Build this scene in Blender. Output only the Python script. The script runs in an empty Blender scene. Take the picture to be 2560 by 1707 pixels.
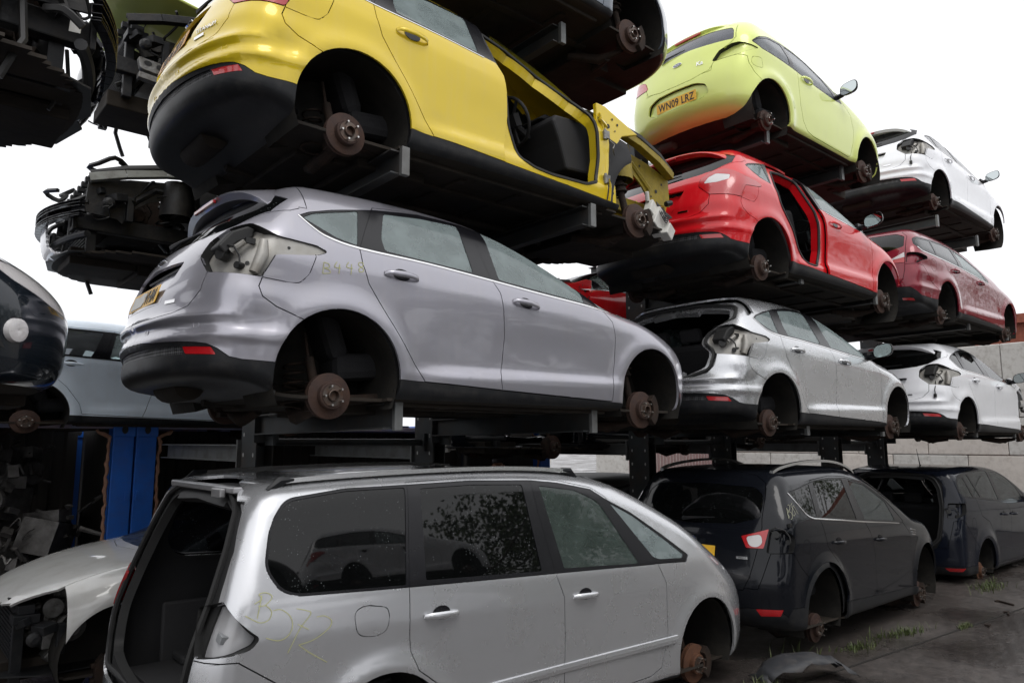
import bpy, bmesh, math, random
import numpy as np
from mathutils import Vector, Matrix
random.seed(7); rng=np.random.default_rng(7)
SC=bpy.context.scene; COL=SC.collection
# ---------------------------------------------------------------- camera
CAMH=1.9
cd=bpy.data.cameras.new('camera'); cam=bpy.data.objects.new('camera',cd); COL.objects.link(cam)
cd.sensor_width=36; cd.lens=1850/2560*36; cd.clip_end=600; cd.clip_start=.05
def cam_setup(f=1850.,vx=3450.,vy=1105.,W=2560,H=1707):
    p=math.atan((vy-H/2)/f); d=np.array([vx-W/2,vy-H/2,f]); d/=np.linalg.norm(d)
    az=math.atan2(d[0],d[2]*math.cos(p)+d[1]*math.sin(p))
    F=Vector((math.cos(az)*math.cos(p),math.sin(az)*math.cos(p),math.sin(p)))
    R=Vector((math.sin(az),-math.cos(az),0)); U=R.cross(F)
    m=Matrix((R,U,-F)).transposed().to_4x4(); m.translation=Vector((0,0,CAMH)); return m
cam.matrix_world=cam_setup(); SC.camera=cam
# ---------------------------------------------------------------- light
w=bpy.data.worlds.new('World'); SC.world=w; w.use_nodes=True
nt=w.node_tree; nt.nodes.clear()
o=nt.nodes.new('ShaderNodeOutputWorld'); bg=nt.nodes.new('ShaderNodeBackground')
sky=nt.nodes.new('ShaderNodeTexSky'); sky.sky_type='NISHITA'; sky.sun_disc=False
SUN_EL=math.radians(58); SUN_ROT=math.radians(200)
sky.sun_elevation=SUN_EL; sky.sun_rotation=SUN_ROT; sky.air_density=1; sky.dust_density=6; sky.ozone_density=1
# overcast: the clear sky is averaged towards an even white cloud deck
hsv=nt.nodes.new('ShaderNodeHueSaturation'); hsv.inputs['Saturation'].default_value=.12
mixc=nt.nodes.new('ShaderNodeMix'); mixc.data_type='RGBA'; mixc.inputs[0].default_value=.8
tc=nt.nodes.new('ShaderNodeTexCoord'); sep=nt.nodes.new('ShaderNodeSeparateXYZ'); rmp=nt.nodes.new('ShaderNodeValToRGB')
nt.links.new(tc.outputs['Generated'],sep.inputs[0]); nt.links.new(sep.outputs[2],rmp.inputs[0])
rmp.color_ramp.elements[0].position=.0; rmp.color_ramp.elements[0].color=(10.5,10.6,11,1)
rmp.color_ramp.elements[1].position=1; rmp.color_ramp.elements[1].color=(13.5,13.5,13.8,1)
nt.links.new(sky.outputs[0],hsv.inputs['Color']); nt.links.new(hsv.outputs[0],mixc.inputs[6]); nt.links.new(rmp.outputs[0],mixc.inputs[7])
nt.links.new(mixc.outputs[2],bg.inputs[0]); bg.inputs[1].default_value=.105
nt.links.new(bg.outputs[0],o.inputs[0])
sd=bpy.data.lights.new('sun','SUN'); sd.energy=.6; sd.angle=math.radians(25); sd.color=(1,.97,.93)
so=bpy.data.objects.new('sun',sd); COL.objects.link(so)
so.rotation_euler=Vector((math.sin(SUN_ROT)*math.cos(SUN_EL),math.cos(SUN_ROT)*math.cos(SUN_EL),math.sin(SUN_EL))).to_track_quat('Z','Y').to_euler()
SC.view_settings.view_transform='Standard'; SC.view_settings.look='None'; SC.view_settings.exposure=.22; SC.view_settings.gamma=1
SC.cycles.max_bounces=8; SC.cycles.transparent_max_bounces=24
# ---- surfaces
class Spl:
    """natural cubic spline, linear outside"""
    def __init__(s,pts):
        p=np.array(sorted(pts),float); s.x=p[:,0]; s.y=p[:,1]; n=len(p)
        h=np.diff(s.x); A=np.zeros((n,n)); b=np.zeros(n); A[0,0]=A[-1,-1]=1
        for i in range(1,n-1):
            A[i,i-1]=h[i-1]; A[i,i]=2*(h[i-1]+h[i]); A[i,i+1]=h[i]
            b[i]=6*((s.y[i+1]-s.y[i])/h[i]-(s.y[i]-s.y[i-1])/h[i-1])
        s.m=np.linalg.solve(A,b); s.h=h
        s.d0=(s.y[1]-s.y[0])/h[0]-h[0]*s.m[1]/6; s.d1=(s.y[-1]-s.y[-2])/h[-1]+h[-1]*s.m[-2]/6
    def __call__(s,t):
        t=np.asarray(t,float); i=np.clip(np.searchsorted(s.x,t)-1,0,len(s.h)-1)
        tc=np.clip(t,s.x[0],s.x[-1]); h=s.h[i]; a=(s.x[i+1]-tc)/h; b=1-a
        v=a*s.y[i]+b*s.y[i+1]+((a**3-a)*s.m[i]+(b**3-b)*s.m[i+1])*h*h/6
        return v+np.where(t<s.x[0],(t-s.x[0])*s.d0,0)+np.where(t>s.x[-1],(t-s.x[-1])*s.d1,0)
def smax(a,b,r):
    h=np.maximum(r-np.abs(a-b),0)/r
    return np.maximum(a,b)+h*h*r*.25
def sr(t,w): return (t+np.sqrt(t*t+w*w))*.5      # soft ramp
def sg(t): return 1/(1+np.exp(-np.clip(t,-40,40)))
def win(t,a,b,s): return sg((t-a)/s)*sg((b-t)/s)
class Shape:
    """car outer surface: level set of smooth max of five fields. x forward from rear axle, z from ground"""
    def __init__(s,d): 
        s.__dict__.update(d)
        s.ztop=Spl(d['top']); s.xt=Spl([(z,x) for x,z in d['tail']]); s.xn=Spl([(z,x) for x,z in d['nose']])
        s.zb=Spl(d['belt']); s.pl=Spl(d['plan'])
    def W(s,x,z):
        zb=s.zb(x); zs=zb-s.sh
        w=s.hw-s.pl(x)-s.k1*sr(z-zs,.014)-s.k2*sr(z-zb,s.bs)-s.k3*sr(s.zlo-z,.12)
        for hx in (0,s.wb):
            r=np.hypot(x-hx,z-s.az); w=w+s.fl*np.exp(-((r-s.ar-.02)/.075)**2)*sg((z-s.az+.25)/.06)
        for f in s.fn: w=w+f(x,z)
        return w
    def F(s,P):
        x,y,z=P[...,0],np.abs(P[...,1]),P[...,2]; e=.01
        xs=x+s.kw*y*y*sg((x-s.wx)/.25)
        zt=s.ztop(xs)-s.cr*y*y; sl=(s.ztop(xs+e)-s.ztop(xs-e))/(2*e)
        ft=(z-zt)/np.sqrt(1+sl*sl)
        fb=s.zbot+s.__dict__.get('zr',0)*sg((s.__dict__.get('zrx',-.38)-x)/.05)-z
        w=s.W(x,z); fs=(y-w)*.95
        kr=s.kr
        xt=s.xt(z)+kr*y*y+s.kr4*y**4; slt=(s.xt(z+e)-s.xt(z-e))/(2*e)
        for f in s.tf: xt=xt+f(y,z)
        fr=(xt-x)/np.sqrt(1+slt*slt)
        xn=s.xn(z)-s.kf*y*y-s.kf4*y**4; sln=(s.xn(z+e)-s.xn(z-e))/(2*e)
        fn=(x-xn)/np.sqrt(1+sln*sln)
        a=smax(ft,fs,s.rt); a=smax(a,fr,s.rr); a=smax(a,fn,s.rn); a=smax(a,fb,.07)
        return a
    def N(s,P):
        e=2e-3; g=np.stack([s.F(P+e*d)-s.F(P-e*d) for d in np.eye(3)],-1)
        return g/np.linalg.norm(g,axis=-1,keepdims=True)
    def cast(s,O,D,t1=2.5):
        """inside->outside rays"""
        a=np.zeros(O.shape[:-1]); b=np.full(O.shape[:-1],t1)
        for _ in range(26):
            m=(a+b)/2; i=s.F(O+D*m[...,None])<0
            a=np.where(i,m,a); b=np.where(i,b,m)
        return O+D*((a+b)/2)[...,None]
    def hit(s,O,D,t0,t1,n=600):
        """outside ray first hit (for tracing)"""
        t=np.linspace(t0,t1,n); P=O+D*t[:,None]; f=s.F(P)
        k=np.argmax(f<0)
        if f[k]>=0: return P[np.argmin(f)]
        lo,hi=t[max(k-1,0)],t[k]
        for _ in range(25):
            m=(lo+hi)/2
            if s.F(O+D*m)<0: hi=m
            else: lo=m
        return O+D*hi
    def grid(s,dx=.03,nc=26,nf=86):
        xa,xb,zc=s.xa,s.xb,s.zc
        ph=np.linspace(0,np.pi,nf+1)
        base=np.stack([0*ph,-np.sin(ph),-np.cos(ph)],-1)
        O=[];D=[]
        for al in np.linspace(np.pi/2,0,nc+1)[:-1]:
            O.append(np.tile([xa,0,zc],(nf+1,1))); D.append(np.cos(al)*base+np.sin(al)*np.array([-1,0,0]))
        for x in np.linspace(xa,xb,int((xb-xa)/dx)+1):
            O.append(np.tile([x,0,zc],(nf+1,1))); D.append(base)
        for al in np.linspace(0,np.pi/2,nc+1)[1:]:
            O.append(np.tile([xb,0,zc],(nf+1,1))); D.append(np.cos(al)*base+np.sin(al)*np.array([1,0,0]))
        P=s.cast(np.array(O,float),np.array(D,float)); P[:,0,1]=0; P[:,-1,1]=0
        return P
FOCUS=dict(zr=.085,wb=2.648,xc=(2.20,3.008),hw=.908,sh=.125,k1=.19,k2=.34,bs=.03,k3=.12,zlo=.50,az=.315,ar=.365,fl=.022,
 zbot=.20,kw=.16,wx=1.2,cr=.045,kr=.17,kr4=.18,kf=.22,kf4=.45,rt=.13,rr=.10,rn=.12,xa=.15,xb=2.75,zc=.62,
 top=[(-.75,1.36),(-.4,1.425),(0,1.463),(.45,1.478),(.9,1.468),(1.25,1.425),(1.5,1.36),(1.8,1.245),(2.1,1.11),(2.35,1.005),(2.55,.965),(2.8,.93),(3.1,.865),(3.35,.77),(3.6,.62)],
 tail=[(-.70,.2),(-.785,.31),(-.80,.46),(-.815,.60),(-.80,.72),(-.755,.84),(-.70,.97),(-.64,1.06),(-.50,1.22),(-.33,1.41)],
 nose=[(3.35,.15),(3.46,.25),(3.50,.40),(3.50,.55),(3.44,.68),(3.30,.80),(3.0,.95)],
 belt=[(-.6,1.075),(0,1.05),(.7,1.01),(1.5,.965),(2.2,.925),(2.7,.87),(3.3,.78)],
 plan=[(-.8,.055),(-.3,.02),(.3,.002),(1.2,0),(2.2,.006),(2.8,.025),(3.4,.07)],
 fn=[lambda x,z:.036*sg((.400+.018*(x-1.3)-z)/.013)*win(x,.55,2.25,.07),
     lambda x,z:-.018*win(z,.43,.68,.06)*win(x,.55,2.15,.15),
     lambda x,z:(.015*np.exp(-((z-.50)/.030)**2)-.010*np.exp(-((z-.585)/.05)**2)+.007*np.exp(-((z-.70)/.06)**2)-.007*np.exp(-((z-.80)/.06)**2))*sg((-.30-x)/.10)],
 tf=[lambda y,z:-.018*np.exp(-((z-.50)/.032)**2)+.009*np.exp(-((z-.57)/.035)**2)-.026*sg((.622-z)/.010)*sg((z-.585)/.012)+.020*win(z,.635,.72,.02)])
MPV=dict(wb=2.85,hw=.940,sh=.16,k1=.10,k2=.225,bs=.03,k3=.08,zlo=.45,az=.34,ar=.375,fl=.022,
 zbot=.20,kw=.13,wx=1.6,cr=.03,kr=.12,kr4=.10,kf=.22,kf4=.38,rt=.13,rr=.10,rn=.12,xa=.05,xb=2.9,zc=.75,
 top=[(-1.0,1.66),(-.5,1.700),(.2,1.728),(.9,1.735),(1.5,1.71),(1.9,1.655),(2.3,1.53),(2.7,1.35),(3.0,1.20),(3.2,1.10),(3.35,1.06),(3.55,.99),(3.75,.86),(3.9,.7)],
 tail=[(-.92,.2),(-1.0,.33),(-1.03,.50),(-1.03,.70),(-1.0,.95),(-.95,1.10),(-.83,1.40),(-.70,1.68)],
 nose=[(3.60,.15),(3.72,.25),(3.78,.42),(3.77,.60),(3.70,.76),(3.5,.95)],
 belt=[(-1,1.13),(0,1.12),(1.2,1.07),(2.4,1.02),(3.1,.97),(3.6,.88)],
 plan=[(-1.0,.05),(-.4,.015),(.3,.0),(1.6,0),(2.5,.008),(3.1,.035),(3.6,.09)],
 fn=[],tf=[])
SUV=dict(wb=2.69,hw=.918,sh=.17,k1=.10,k2=.36,bs=.03,k3=.06,zlo=.48,az=.37,ar=.385,fl=.030,
 zbot=.26,kw=.15,wx=1.4,cr=.03,kr=.14,kr4=.10,kf=.22,kf4=.38,rt=.12,rr=.09,rn=.12,xa=.05,xb=2.75,zc=.75,
 top=[(-.8,1.55),(-.45,1.61),(.1,1.655),(.7,1.675),(1.2,1.655),(1.55,1.58),(1.9,1.44),(2.25,1.27),(2.5,1.15),(2.7,1.10),(3.0,1.06),(3.3,.98),(3.6,.80)],
 tail=[(-.70,.25),(-.80,.36),(-.84,.50),(-.86,.66),(-.83,.82),(-.80,.98),(-.77,1.12),(-.66,1.35),(-.52,1.58)],
 nose=[(3.40,.22),(3.52,.35),(3.57,.50),(3.56,.65),(3.50,.82),(3.35,.98)],
 belt=[(-.8,1.18),(0,1.16),(1.2,1.13),(2.2,1.09),(3.0,1.0),(3.4,.93)],
 plan=[(-.9,.06),(-.3,.015),(.3,.0),(1.5,0),(2.4,.008),(2.9,.03),(3.5,.09)],fn=[],tf=[])
MINI=dict(wb=2.30,hw=.825,sh=.15,k1=.13,k2=.36,bs=.04,k3=.12,zlo=.50,az=.29,ar=.34,fl=.030,
 zbot=.20,kw=.15,wx=1.0,cr=.04,kr=.20,kr4=.22,kf=.24,kf4=.5,rt=.14,rr=.13,rn=.12,xa=.15,xb=2.25,zc=.65,
 top=[(-.6,1.33),(-.3,1.385),(.2,1.425),(.7,1.42),(1.05,1.365),(1.35,1.26),(1.7,1.10),(1.95,1.02),(2.15,.97),(2.5,.88),(2.8,.75),(3.0,.6)],
 tail=[(-.45,.2),(-.58,.32),(-.62,.46),(-.625,.60),(-.60,.76),(-.56,.92),(-.52,1.06),(-.42,1.22),(-.30,1.36)],
 nose=[(2.85,.18),(2.96,.28),(3.0,.42),(2.98,.58),(2.90,.72),(2.7,.88)],
 belt=[(-.6,1.10),(0,1.05),(.7,.99),(1.4,.94),(2.0,.89),(2.6,.80)],
 plan=[(-.6,.06),(-.25,.02),(.2,.0),(1.1,0),(1.8,.008),(2.3,.03),(2.9,.09)],fn=[],tf=[])
ESTATE=dict(FOCUS,zrx=-.45,xa=.0,hw=.915,kr=.13,kr4=.10,
 top=[(-1.0,1.33),(-.6,1.385),(0,1.42),(.45,1.43),(.9,1.415),(1.25,1.37),(1.5,1.31),(1.8,1.21),(2.1,1.11),(2.35,1.005),(2.55,.965),(2.8,.93),(3.1,.865),(3.35,.77),(3.6,.62)],
 tail=[(-.85,.2),(-.98,.33),(-1.03,.46),(-1.04,.60),(-1.02,.75),(-.98,.92),(-.93,1.03),(-.80,1.20),(-.66,1.34)],
 belt=[(-1,1.06),(0,1.03),(.7,1.00),(1.5,.965),(2.2,.925),(2.7,.87),(3.3,.78)],
 plan=[(-1.0,.06),(-.4,.02),(.3,.002),(1.2,0),(2.2,.006),(2.8,.025),(3.4,.07)],tf=[])
CMAX=dict(wb=2.70,hw=.912,sh=.15,k1=.10,k2=.30,bs=.03,k3=.08,zlo=.45,az=.34,ar=.36,fl=.024,
 zbot=.22,kw=.13,wx=1.5,cr=.03,kr=.11,kr4=.10,kf=.22,kf4=.38,rt=.12,rr=.07,rn=.12,xa=.05,xb=2.8,zc=.72,
 top=[(-.85,1.60),(-.45,1.65),(.1,1.68),(.7,1.675),(1.2,1.64),(1.6,1.56),(2.0,1.41),(2.4,1.22),(2.7,1.10),(2.95,1.03),(3.2,.90),(3.5,.74)],
 tail=[(-.80,.2),(-.88,.33),(-.90,.50),(-.90,.70),(-.87,.92),(-.83,1.08),(-.76,1.35),(-.70,1.58)],
 nose=[(3.35,.15),(3.47,.25),(3.52,.42),(3.50,.58),(3.42,.74),(3.2,.92)],
 belt=[(-.9,1.22),(0,1.20),(1.0,1.14),(2.1,1.08),(2.8,1.0),(3.3,.90)],
 plan=[(-.9,.045),(-.3,.012),(.3,.0),(1.5,0),(2.4,.008),(2.9,.03),(3.5,.09)],fn=[],tf=[])
# ---------------------------------------------------------------- materials
MATS={}
def mat(name,col,rough=.5,metal=0.,coat=0.,spec=.5,bump=0.,bscale=40.,var=0.,vscale=3.,col2=None,dirt=None,dz=None,drops=0.,trans=None,emit=None,stretch=None,ior=1.45):
    """procedural principled material; var mixes col2 by noise; dirt = (colour, amount) speckle film; drops = rain beads bump"""
    if name in MATS: return MATS[name]
    m=bpy.data.materials.new(name); m.use_nodes=True; nt=m.node_tree; N=nt.nodes; L=nt.links
    b=N['Principled BSDF']; out=N['Material Output']
    b.inputs['Base Color'].default_value=(*col,1); b.inputs['Roughness'].default_value=rough; b.inputs['Metallic'].default_value=metal
    b.inputs['Coat Weight'].default_value=coat; b.inputs['Coat Roughness'].default_value=.04; b.inputs['Specular IOR Level'].default_value=spec
    tc=N.new('ShaderNodeTexCoord'); src=tc.outputs['Object']
    if stretch:
        mp=N.new('ShaderNodeMapping'); mp.inputs['Scale'].default_value=stretch; L.new(src,mp.inputs[0]); src=mp.outputs[0]
    cur=None
    def noise(sc,det=4,ro=.55):
        n=N.new('ShaderNodeTexNoise'); n.inputs['Scale'].default_value=sc; n.inputs['Detail'].default_value=det; n.inputs['Roughness'].default_value=ro; L.new(src,n.inputs['Vector']); return n
    def ramp(s,a,c,ca=(0,0,0,1),cc=(1,1,1,1)):
        r=N.new('ShaderNodeValToRGB'); r.color_ramp.elements[0].position=a; r.color_ramp.elements[1].position=c; r.color_ramp.elements[0].color=ca; r.color_ramp.elements[1].color=cc; L.new(s,r.inputs[0]); return r
    def mixc(f,a,c):
        x=N.new('ShaderNodeMix'); x.data_type='RGBA'; L.new(f,x.inputs[0])
        if isinstance(a,tuple): x.inputs[6].default_value=(*a,1)
        else: L.new(a,x.inputs[6])
        x.inputs[7].default_value=(*c,1); return x.outputs[2]
    if var:
        n=noise(vscale); r=ramp(n.outputs[0],.5-var*.5,.5+var*.5); c2=col2 or tuple(v*.6 for v in col)
        cur=mixc(r.outputs[0],tuple(col),c2)
    if dirt:
        n=noise(9 if not metal else 5,5 if metal else 8,.7 if not metal else .55); r=ramp(n.outputs[0],.47,.75); mm=N.new('ShaderNodeMath'); mm.operation='MULTIPLY'; mm.inputs[1].default_value=dirt[1]; L.new(r.outputs[0],mm.inputs[0])
        cur=mixc(mm.outputs[0],cur or tuple(col),dirt[0])
        rr=N.new('ShaderNodeMapRange'); rr.inputs[3].default_value=rough; rr.inputs[4].default_value=min(1,rough+(.3 if not metal else .12)); L.new(mm.outputs[0],rr.inputs[0]); L.new(rr.outputs[0],b.inputs['Roughness'])
    if cur: L.new(cur,b.inputs['Base Color'])
    if bump:
        n=noise(bscale,5); bp=N.new('ShaderNodeBump'); bp.inputs['Strength'].default_value=bump; bp.inputs['Distance'].default_value=.01; L.new(n.outputs[0],bp.inputs['Height']); L.new(bp.outputs[0],b.inputs['Normal'])
    if drops and coat>=.7:
        mp=N.new('ShaderNodeMapping'); mp.inputs['Scale'].default_value=(14,14,1.3); L.new(tc.outputs['Object'],mp.inputs[0]); ns=N.new('ShaderNodeTexNoise'); ns.inputs['Scale'].default_value=1; ns.inputs['Detail'].default_value=5; L.new(mp.outputs[0],ns.inputs['Vector'])
        rs=ramp(ns.outputs[0],.52,.80); ms=N.new('ShaderNodeMath'); ms.operation='MULTIPLY'; ms.inputs[1].default_value=dirt[1]*1.6+.05; L.new(rs.outputs[0],ms.inputs[0])
        vc=N.new('ShaderNodeTexVoronoi'); vc.inputs['Scale'].default_value=22; L.new(src,vc.inputs['Vector']); rc=ramp(vc.outputs['Distance'],.016,.034,(.45,.45,.45,1),(0,0,0,1))
        mm2=N.new('ShaderNodeMath'); mm2.operation='MAXIMUM'; L.new(ms.outputs[0],mm2.inputs[0]); L.new(rc.outputs[0],mm2.inputs[1])
        cur=mixc(mm2.outputs[0],cur,tuple(min(1,.5*(v+d)*1.3) for v,d in zip(col,dirt[0]))); L.new(cur,b.inputs['Base Color'])
    if drops:
        v=N.new('ShaderNodeTexVoronoi'); v.inputs['Scale'].default_value=48; v.inputs['Randomness'].default_value=1; L.new(src,v.inputs['Vector'])
        n2=noise(14,2); r=ramp(v.outputs['Distance'],.0,.16,(1,1,1,1),(0,0,0,1)); r2=ramp(n2.outputs[0],.57,.62)
        mu=N.new('ShaderNodeMath'); mu.operation='MULTIPLY'; L.new(r.outputs[0],mu.inputs[0]); L.new(r2.outputs[0],mu.inputs[1])
        bp=N.new('ShaderNodeBump'); bp.inputs['Strength'].default_value=drops; bp.inputs['Distance'].default_value=.004
        nl=noise(2.2,2); ml=N.new('ShaderNodeMath'); ml.operation='MULTIPLY_ADD'; ml.inputs[1].default_value=5.; L.new(nl.outputs[0],ml.inputs[0]); L.new(mu.outputs[0],ml.inputs[2]); L.new(ml.outputs[0],bp.inputs['Height']); L.new(bp.outputs[0],b.inputs['Coat Normal']); L.new(bp.outputs[0],b.inputs['Normal'])
    if emit: b.inputs['Emission Color'].default_value=(*emit,1); b.inputs['Emission Strength'].default_value=1
    MATS[name]=m; return m
def glass(name,tint,refl=1.0,rough=.02,haze=0.,hcol=(.5,.55,.56)):
    """thin tinted pane: transparent colour + fresnel gloss + optional grime/condensation film"""
    if name in MATS: return MATS[name]
    m=bpy.data.materials.new(name); m.use_nodes=True; nt=m.node_tree; N=nt.nodes; L=nt.links; N.clear()
    out=N.new('ShaderNodeOutputMaterial'); t=N.new('ShaderNodeBsdfTransparent'); t.inputs[0].default_value=(*tint,1)
    g=N.new('ShaderNodeBsdfGlossy'); g.inputs['Roughness'].default_value=rough
    f=N.new('ShaderNodeFresnel'); f.inputs[0].default_value=1.5*refl
    mx=N.new('ShaderNodeMixShader'); L.new(f.outputs[0],mx.inputs[0]); L.new(t.outputs[0],mx.inputs[1]); L.new(g.outputs[0],mx.inputs[2])
    last=mx
    tc=N.new('ShaderNodeTexCoord'); n=N.new('ShaderNodeTexNoise'); n.inputs['Scale'].default_value=6; n.inputs['Detail'].default_value=6; L.new(tc.outputs['Object'],n.inputs['Vector'])
    v=N.new('ShaderNodeTexVoronoi'); v.inputs['Scale'].default_value=60; L.new(tc.outputs['Object'],v.inputs['Vector'])
    r=N.new('ShaderNodeValToRGB'); r.color_ramp.elements[0].color=(1,1,1,1); r.color_ramp.elements[1].color=(0,0,0,1); r.color_ramp.elements[0].position=.05; r.color_ramp.elements[1].position=.2; L.new(v.outputs['Distance'],r.inputs[0])
    n2=N.new('ShaderNodeTexNoise'); n2.inputs['Scale'].default_value=11; L.new(tc.outputs['Object'],n2.inputs['Vector'])
    r2=N.new('ShaderNodeValToRGB'); r2.color_ramp.elements[0].position=.5; r2.color_ramp.elements[1].position=.6; L.new(n2.outputs[0],r2.inputs[0])
    mu=N.new('ShaderNodeMath'); mu.operation='MULTIPLY'; L.new(r.outputs[0],mu.inputs[0]); L.new(r2.outputs[0],mu.inputs[1])
    mr=N.new('ShaderNodeMapRange'); mr.inputs[1].default_value=.35; mr.inputs[2].default_value=.7; mr.inputs[3].default_value=haze*.8; mr.inputs[4].default_value=haze*1.15; L.new(n.outputs[0],mr.inputs[0])
    ad=N.new('ShaderNodeMath'); ad.operation='MULTIPLY_ADD'; ad.inputs[1].default_value=.25; L.new(mu.outputs[0],ad.inputs[0]); L.new(mr.outputs[0],ad.inputs[2])
    d=N.new('ShaderNodeBsdfDiffuse'); d.inputs[0].default_value=(*hcol,1)
    m2=N.new('ShaderNodeMixShader'); L.new(ad.outputs[0],m2.inputs[0]); L.new(mx.outputs[0],m2.inputs[1]); L.new(d.outputs[0],m2.inputs[2]); last=m2
    L.new(last.outputs[0],out.inputs[0]); MATS[name]=m; return m
PC={}
def paint(name,col,metal=0.,rough=.3,dirty=.12,drops=.25,dcol=(.30,.27,.23),coat=1.):
    PC[name]=col
    return mat(name,col,rough=rough,metal=metal,coat=coat,spec=.12,dirt=(dcol,dirty),drops=drops)
M_BLK=mat('black_plastic',(.014,.015,.017),.45,spec=.28,dirt=((.10,.09,.08),.25))
M_GLB=mat('gloss_black_trim',(.008,.008,.010),.22,spec=.35,dirt=((.05,.05,.05),.1))
M_RUB=mat('rubber_seal',(.012,.012,.012),.6)
M_TRIM=mat('interior_plastic',(.022,.022,.024),.75,var=.5,vscale=4)
M_FAB=mat('seat_fabric',(.020,.020,.022),.95,bump=.3,bscale=120)
M_UND=mat('underbody_metal',(.014,.013,.012),.8,spec=.2,var=.5,vscale=3,col2=(.045,.036,.028),bump=.5,bscale=12)
M_LIN=mat('arch_liner_plastic',(.012,.012,.012),.85,spec=.15,var=.6,vscale=6,col2=(.035,.032,.027),bump=.4,bscale=25)
M_RUST=mat('rusty_iron',(.046,.032,.030),.7,spec=.25,var=.5,vscale=14,col2=(.080,.045,.032),bump=.25,bscale=60,metal=.2)
M_RUSTO=mat('orange_rust',(.13,.052,.022),.85,var=.6,vscale=20,col2=(.07,.032,.02),bump=.3,bscale=60)
M_HUB=mat('hub_steel',(.12,.11,.10),.45,metal=.7,var=.5,vscale=25,col2=(.10,.05,.03))
M_STUD=mat('bright_stud',(.55,.54,.52),.3,metal=1.)
M_SUS=mat('suspension_iron',(.014,.013,.012),.8,spec=.2,var=.6,vscale=12,col2=(.045,.028,.02),bump=.4,bscale=50)
M_CHR=mat('chrome_strip',(.80,.80,.80),.12,metal=1.)
M_ALU=mat('cast_aluminium',(.32,.32,.31),.5,metal=.8,var=.5,vscale=15,col2=(.12,.11,.10),bump=.4,bscale=60)
M_GALV=mat('galvanised_steel',(.20,.21,.21),.5,metal=.6,var=.5,vscale=5,col2=(.18,.18,.175),dirt=((.06,.05,.04),.5),bump=.15,bscale=30)
M_DKST=mat('dark_rack_steel',(.055,.065,.07),.5,metal=.4,var=.6,vscale=4,col2=(.035,.032,.03),dirt=((.10,.07,.05),.4))
M_REDL=mat('red_lens',(.45,.008,.012),.12,coat=1.,bump=.15,bscale=90)
M_CLRL=mat('clear_lens',(.62,.60,.60),.1,coat=1.,bump=.3,bscale=70)
M_PLT=mat('plate_yellow',(.85,.48,.03),.4,dirt=((.3,.22,.12),.3))
M_PLTO=mat('plate_old',(.55,.30,.10),.5,dirt=((.25,.18,.12),.6))
M_INK=mat('plate_ink',(.02,.02,.02),.5)
M_PRIM=mat('bare_primer',(.46,.46,.45),.4,metal=.2,var=.7,vscale=7,col2=(.27,.25,.21),dirt=((.09,.07,.05),.6),bump=.25,bscale=9)
M_MIR=mat('mirror_glass',(.55,.6,.6),.03,metal=1.)
M_WIRE=mat('cable_black',(.012,.012,.012),.5)
M_WPL=mat('white_plastic',(.62,.61,.57),.4,dirt=((.3,.27,.2),.4))
M_CHALK=mat('yellow_chalk',(.50,.50,.12),.9)
G_TEAL=glass('pale_teal_glass',(.72,.84,.84),haze=.34,hcol=(.50,.60,.60))
G_DARK=glass('privacy_glass',(.04,.04,.045),refl=.98,haze=.006)
G_GREEN=glass('green_glass',(.52,.70,.64),haze=.13,hcol=(.32,.42,.38))
G_CLEAR=glass('clear_glass',(.75,.82,.82),haze=.05)
# ---------------------------------------------------------------- generic mesh helpers
def link(o,parent=None):
    COL.objects.link(o)
    if parent: o.parent=parent
    return o
def mesh_obj(name,V,F,m,parent=None,smooth=False,loc=None):
    me=bpy.data.meshes.new(name); me.from_pydata([tuple(map(float,v)) for v in V],[],[tuple(map(int,f)) for f in F]); me.validate()
    ms=m if isinstance(m,(list,tuple)) else [m]
    for x in ms: me.materials.append(x)
    if smooth: me.polygons.foreach_set('use_smooth',[True]*len(me.polygons))
    o=bpy.data.objects.new(name,me); link(o,parent)
    if loc is not None: o.location=loc
    return o
def empty(name,loc,label,cat,group=None,kind=None,rot=(0,0,0)):
    o=bpy.data.objects.new(name,None); COL.objects.link(o); o.location=loc; o.rotation_euler=rot; o.empty_display_size=.3
    return tag(o,label,cat,group,kind)
def tag(o,label=None,cat=None,group=None,kind=None):
    if label: o['label']=label
    if cat: o['category']=cat
    if group: o['group']=group
    if kind: o['kind']=kind
    return o
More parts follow.
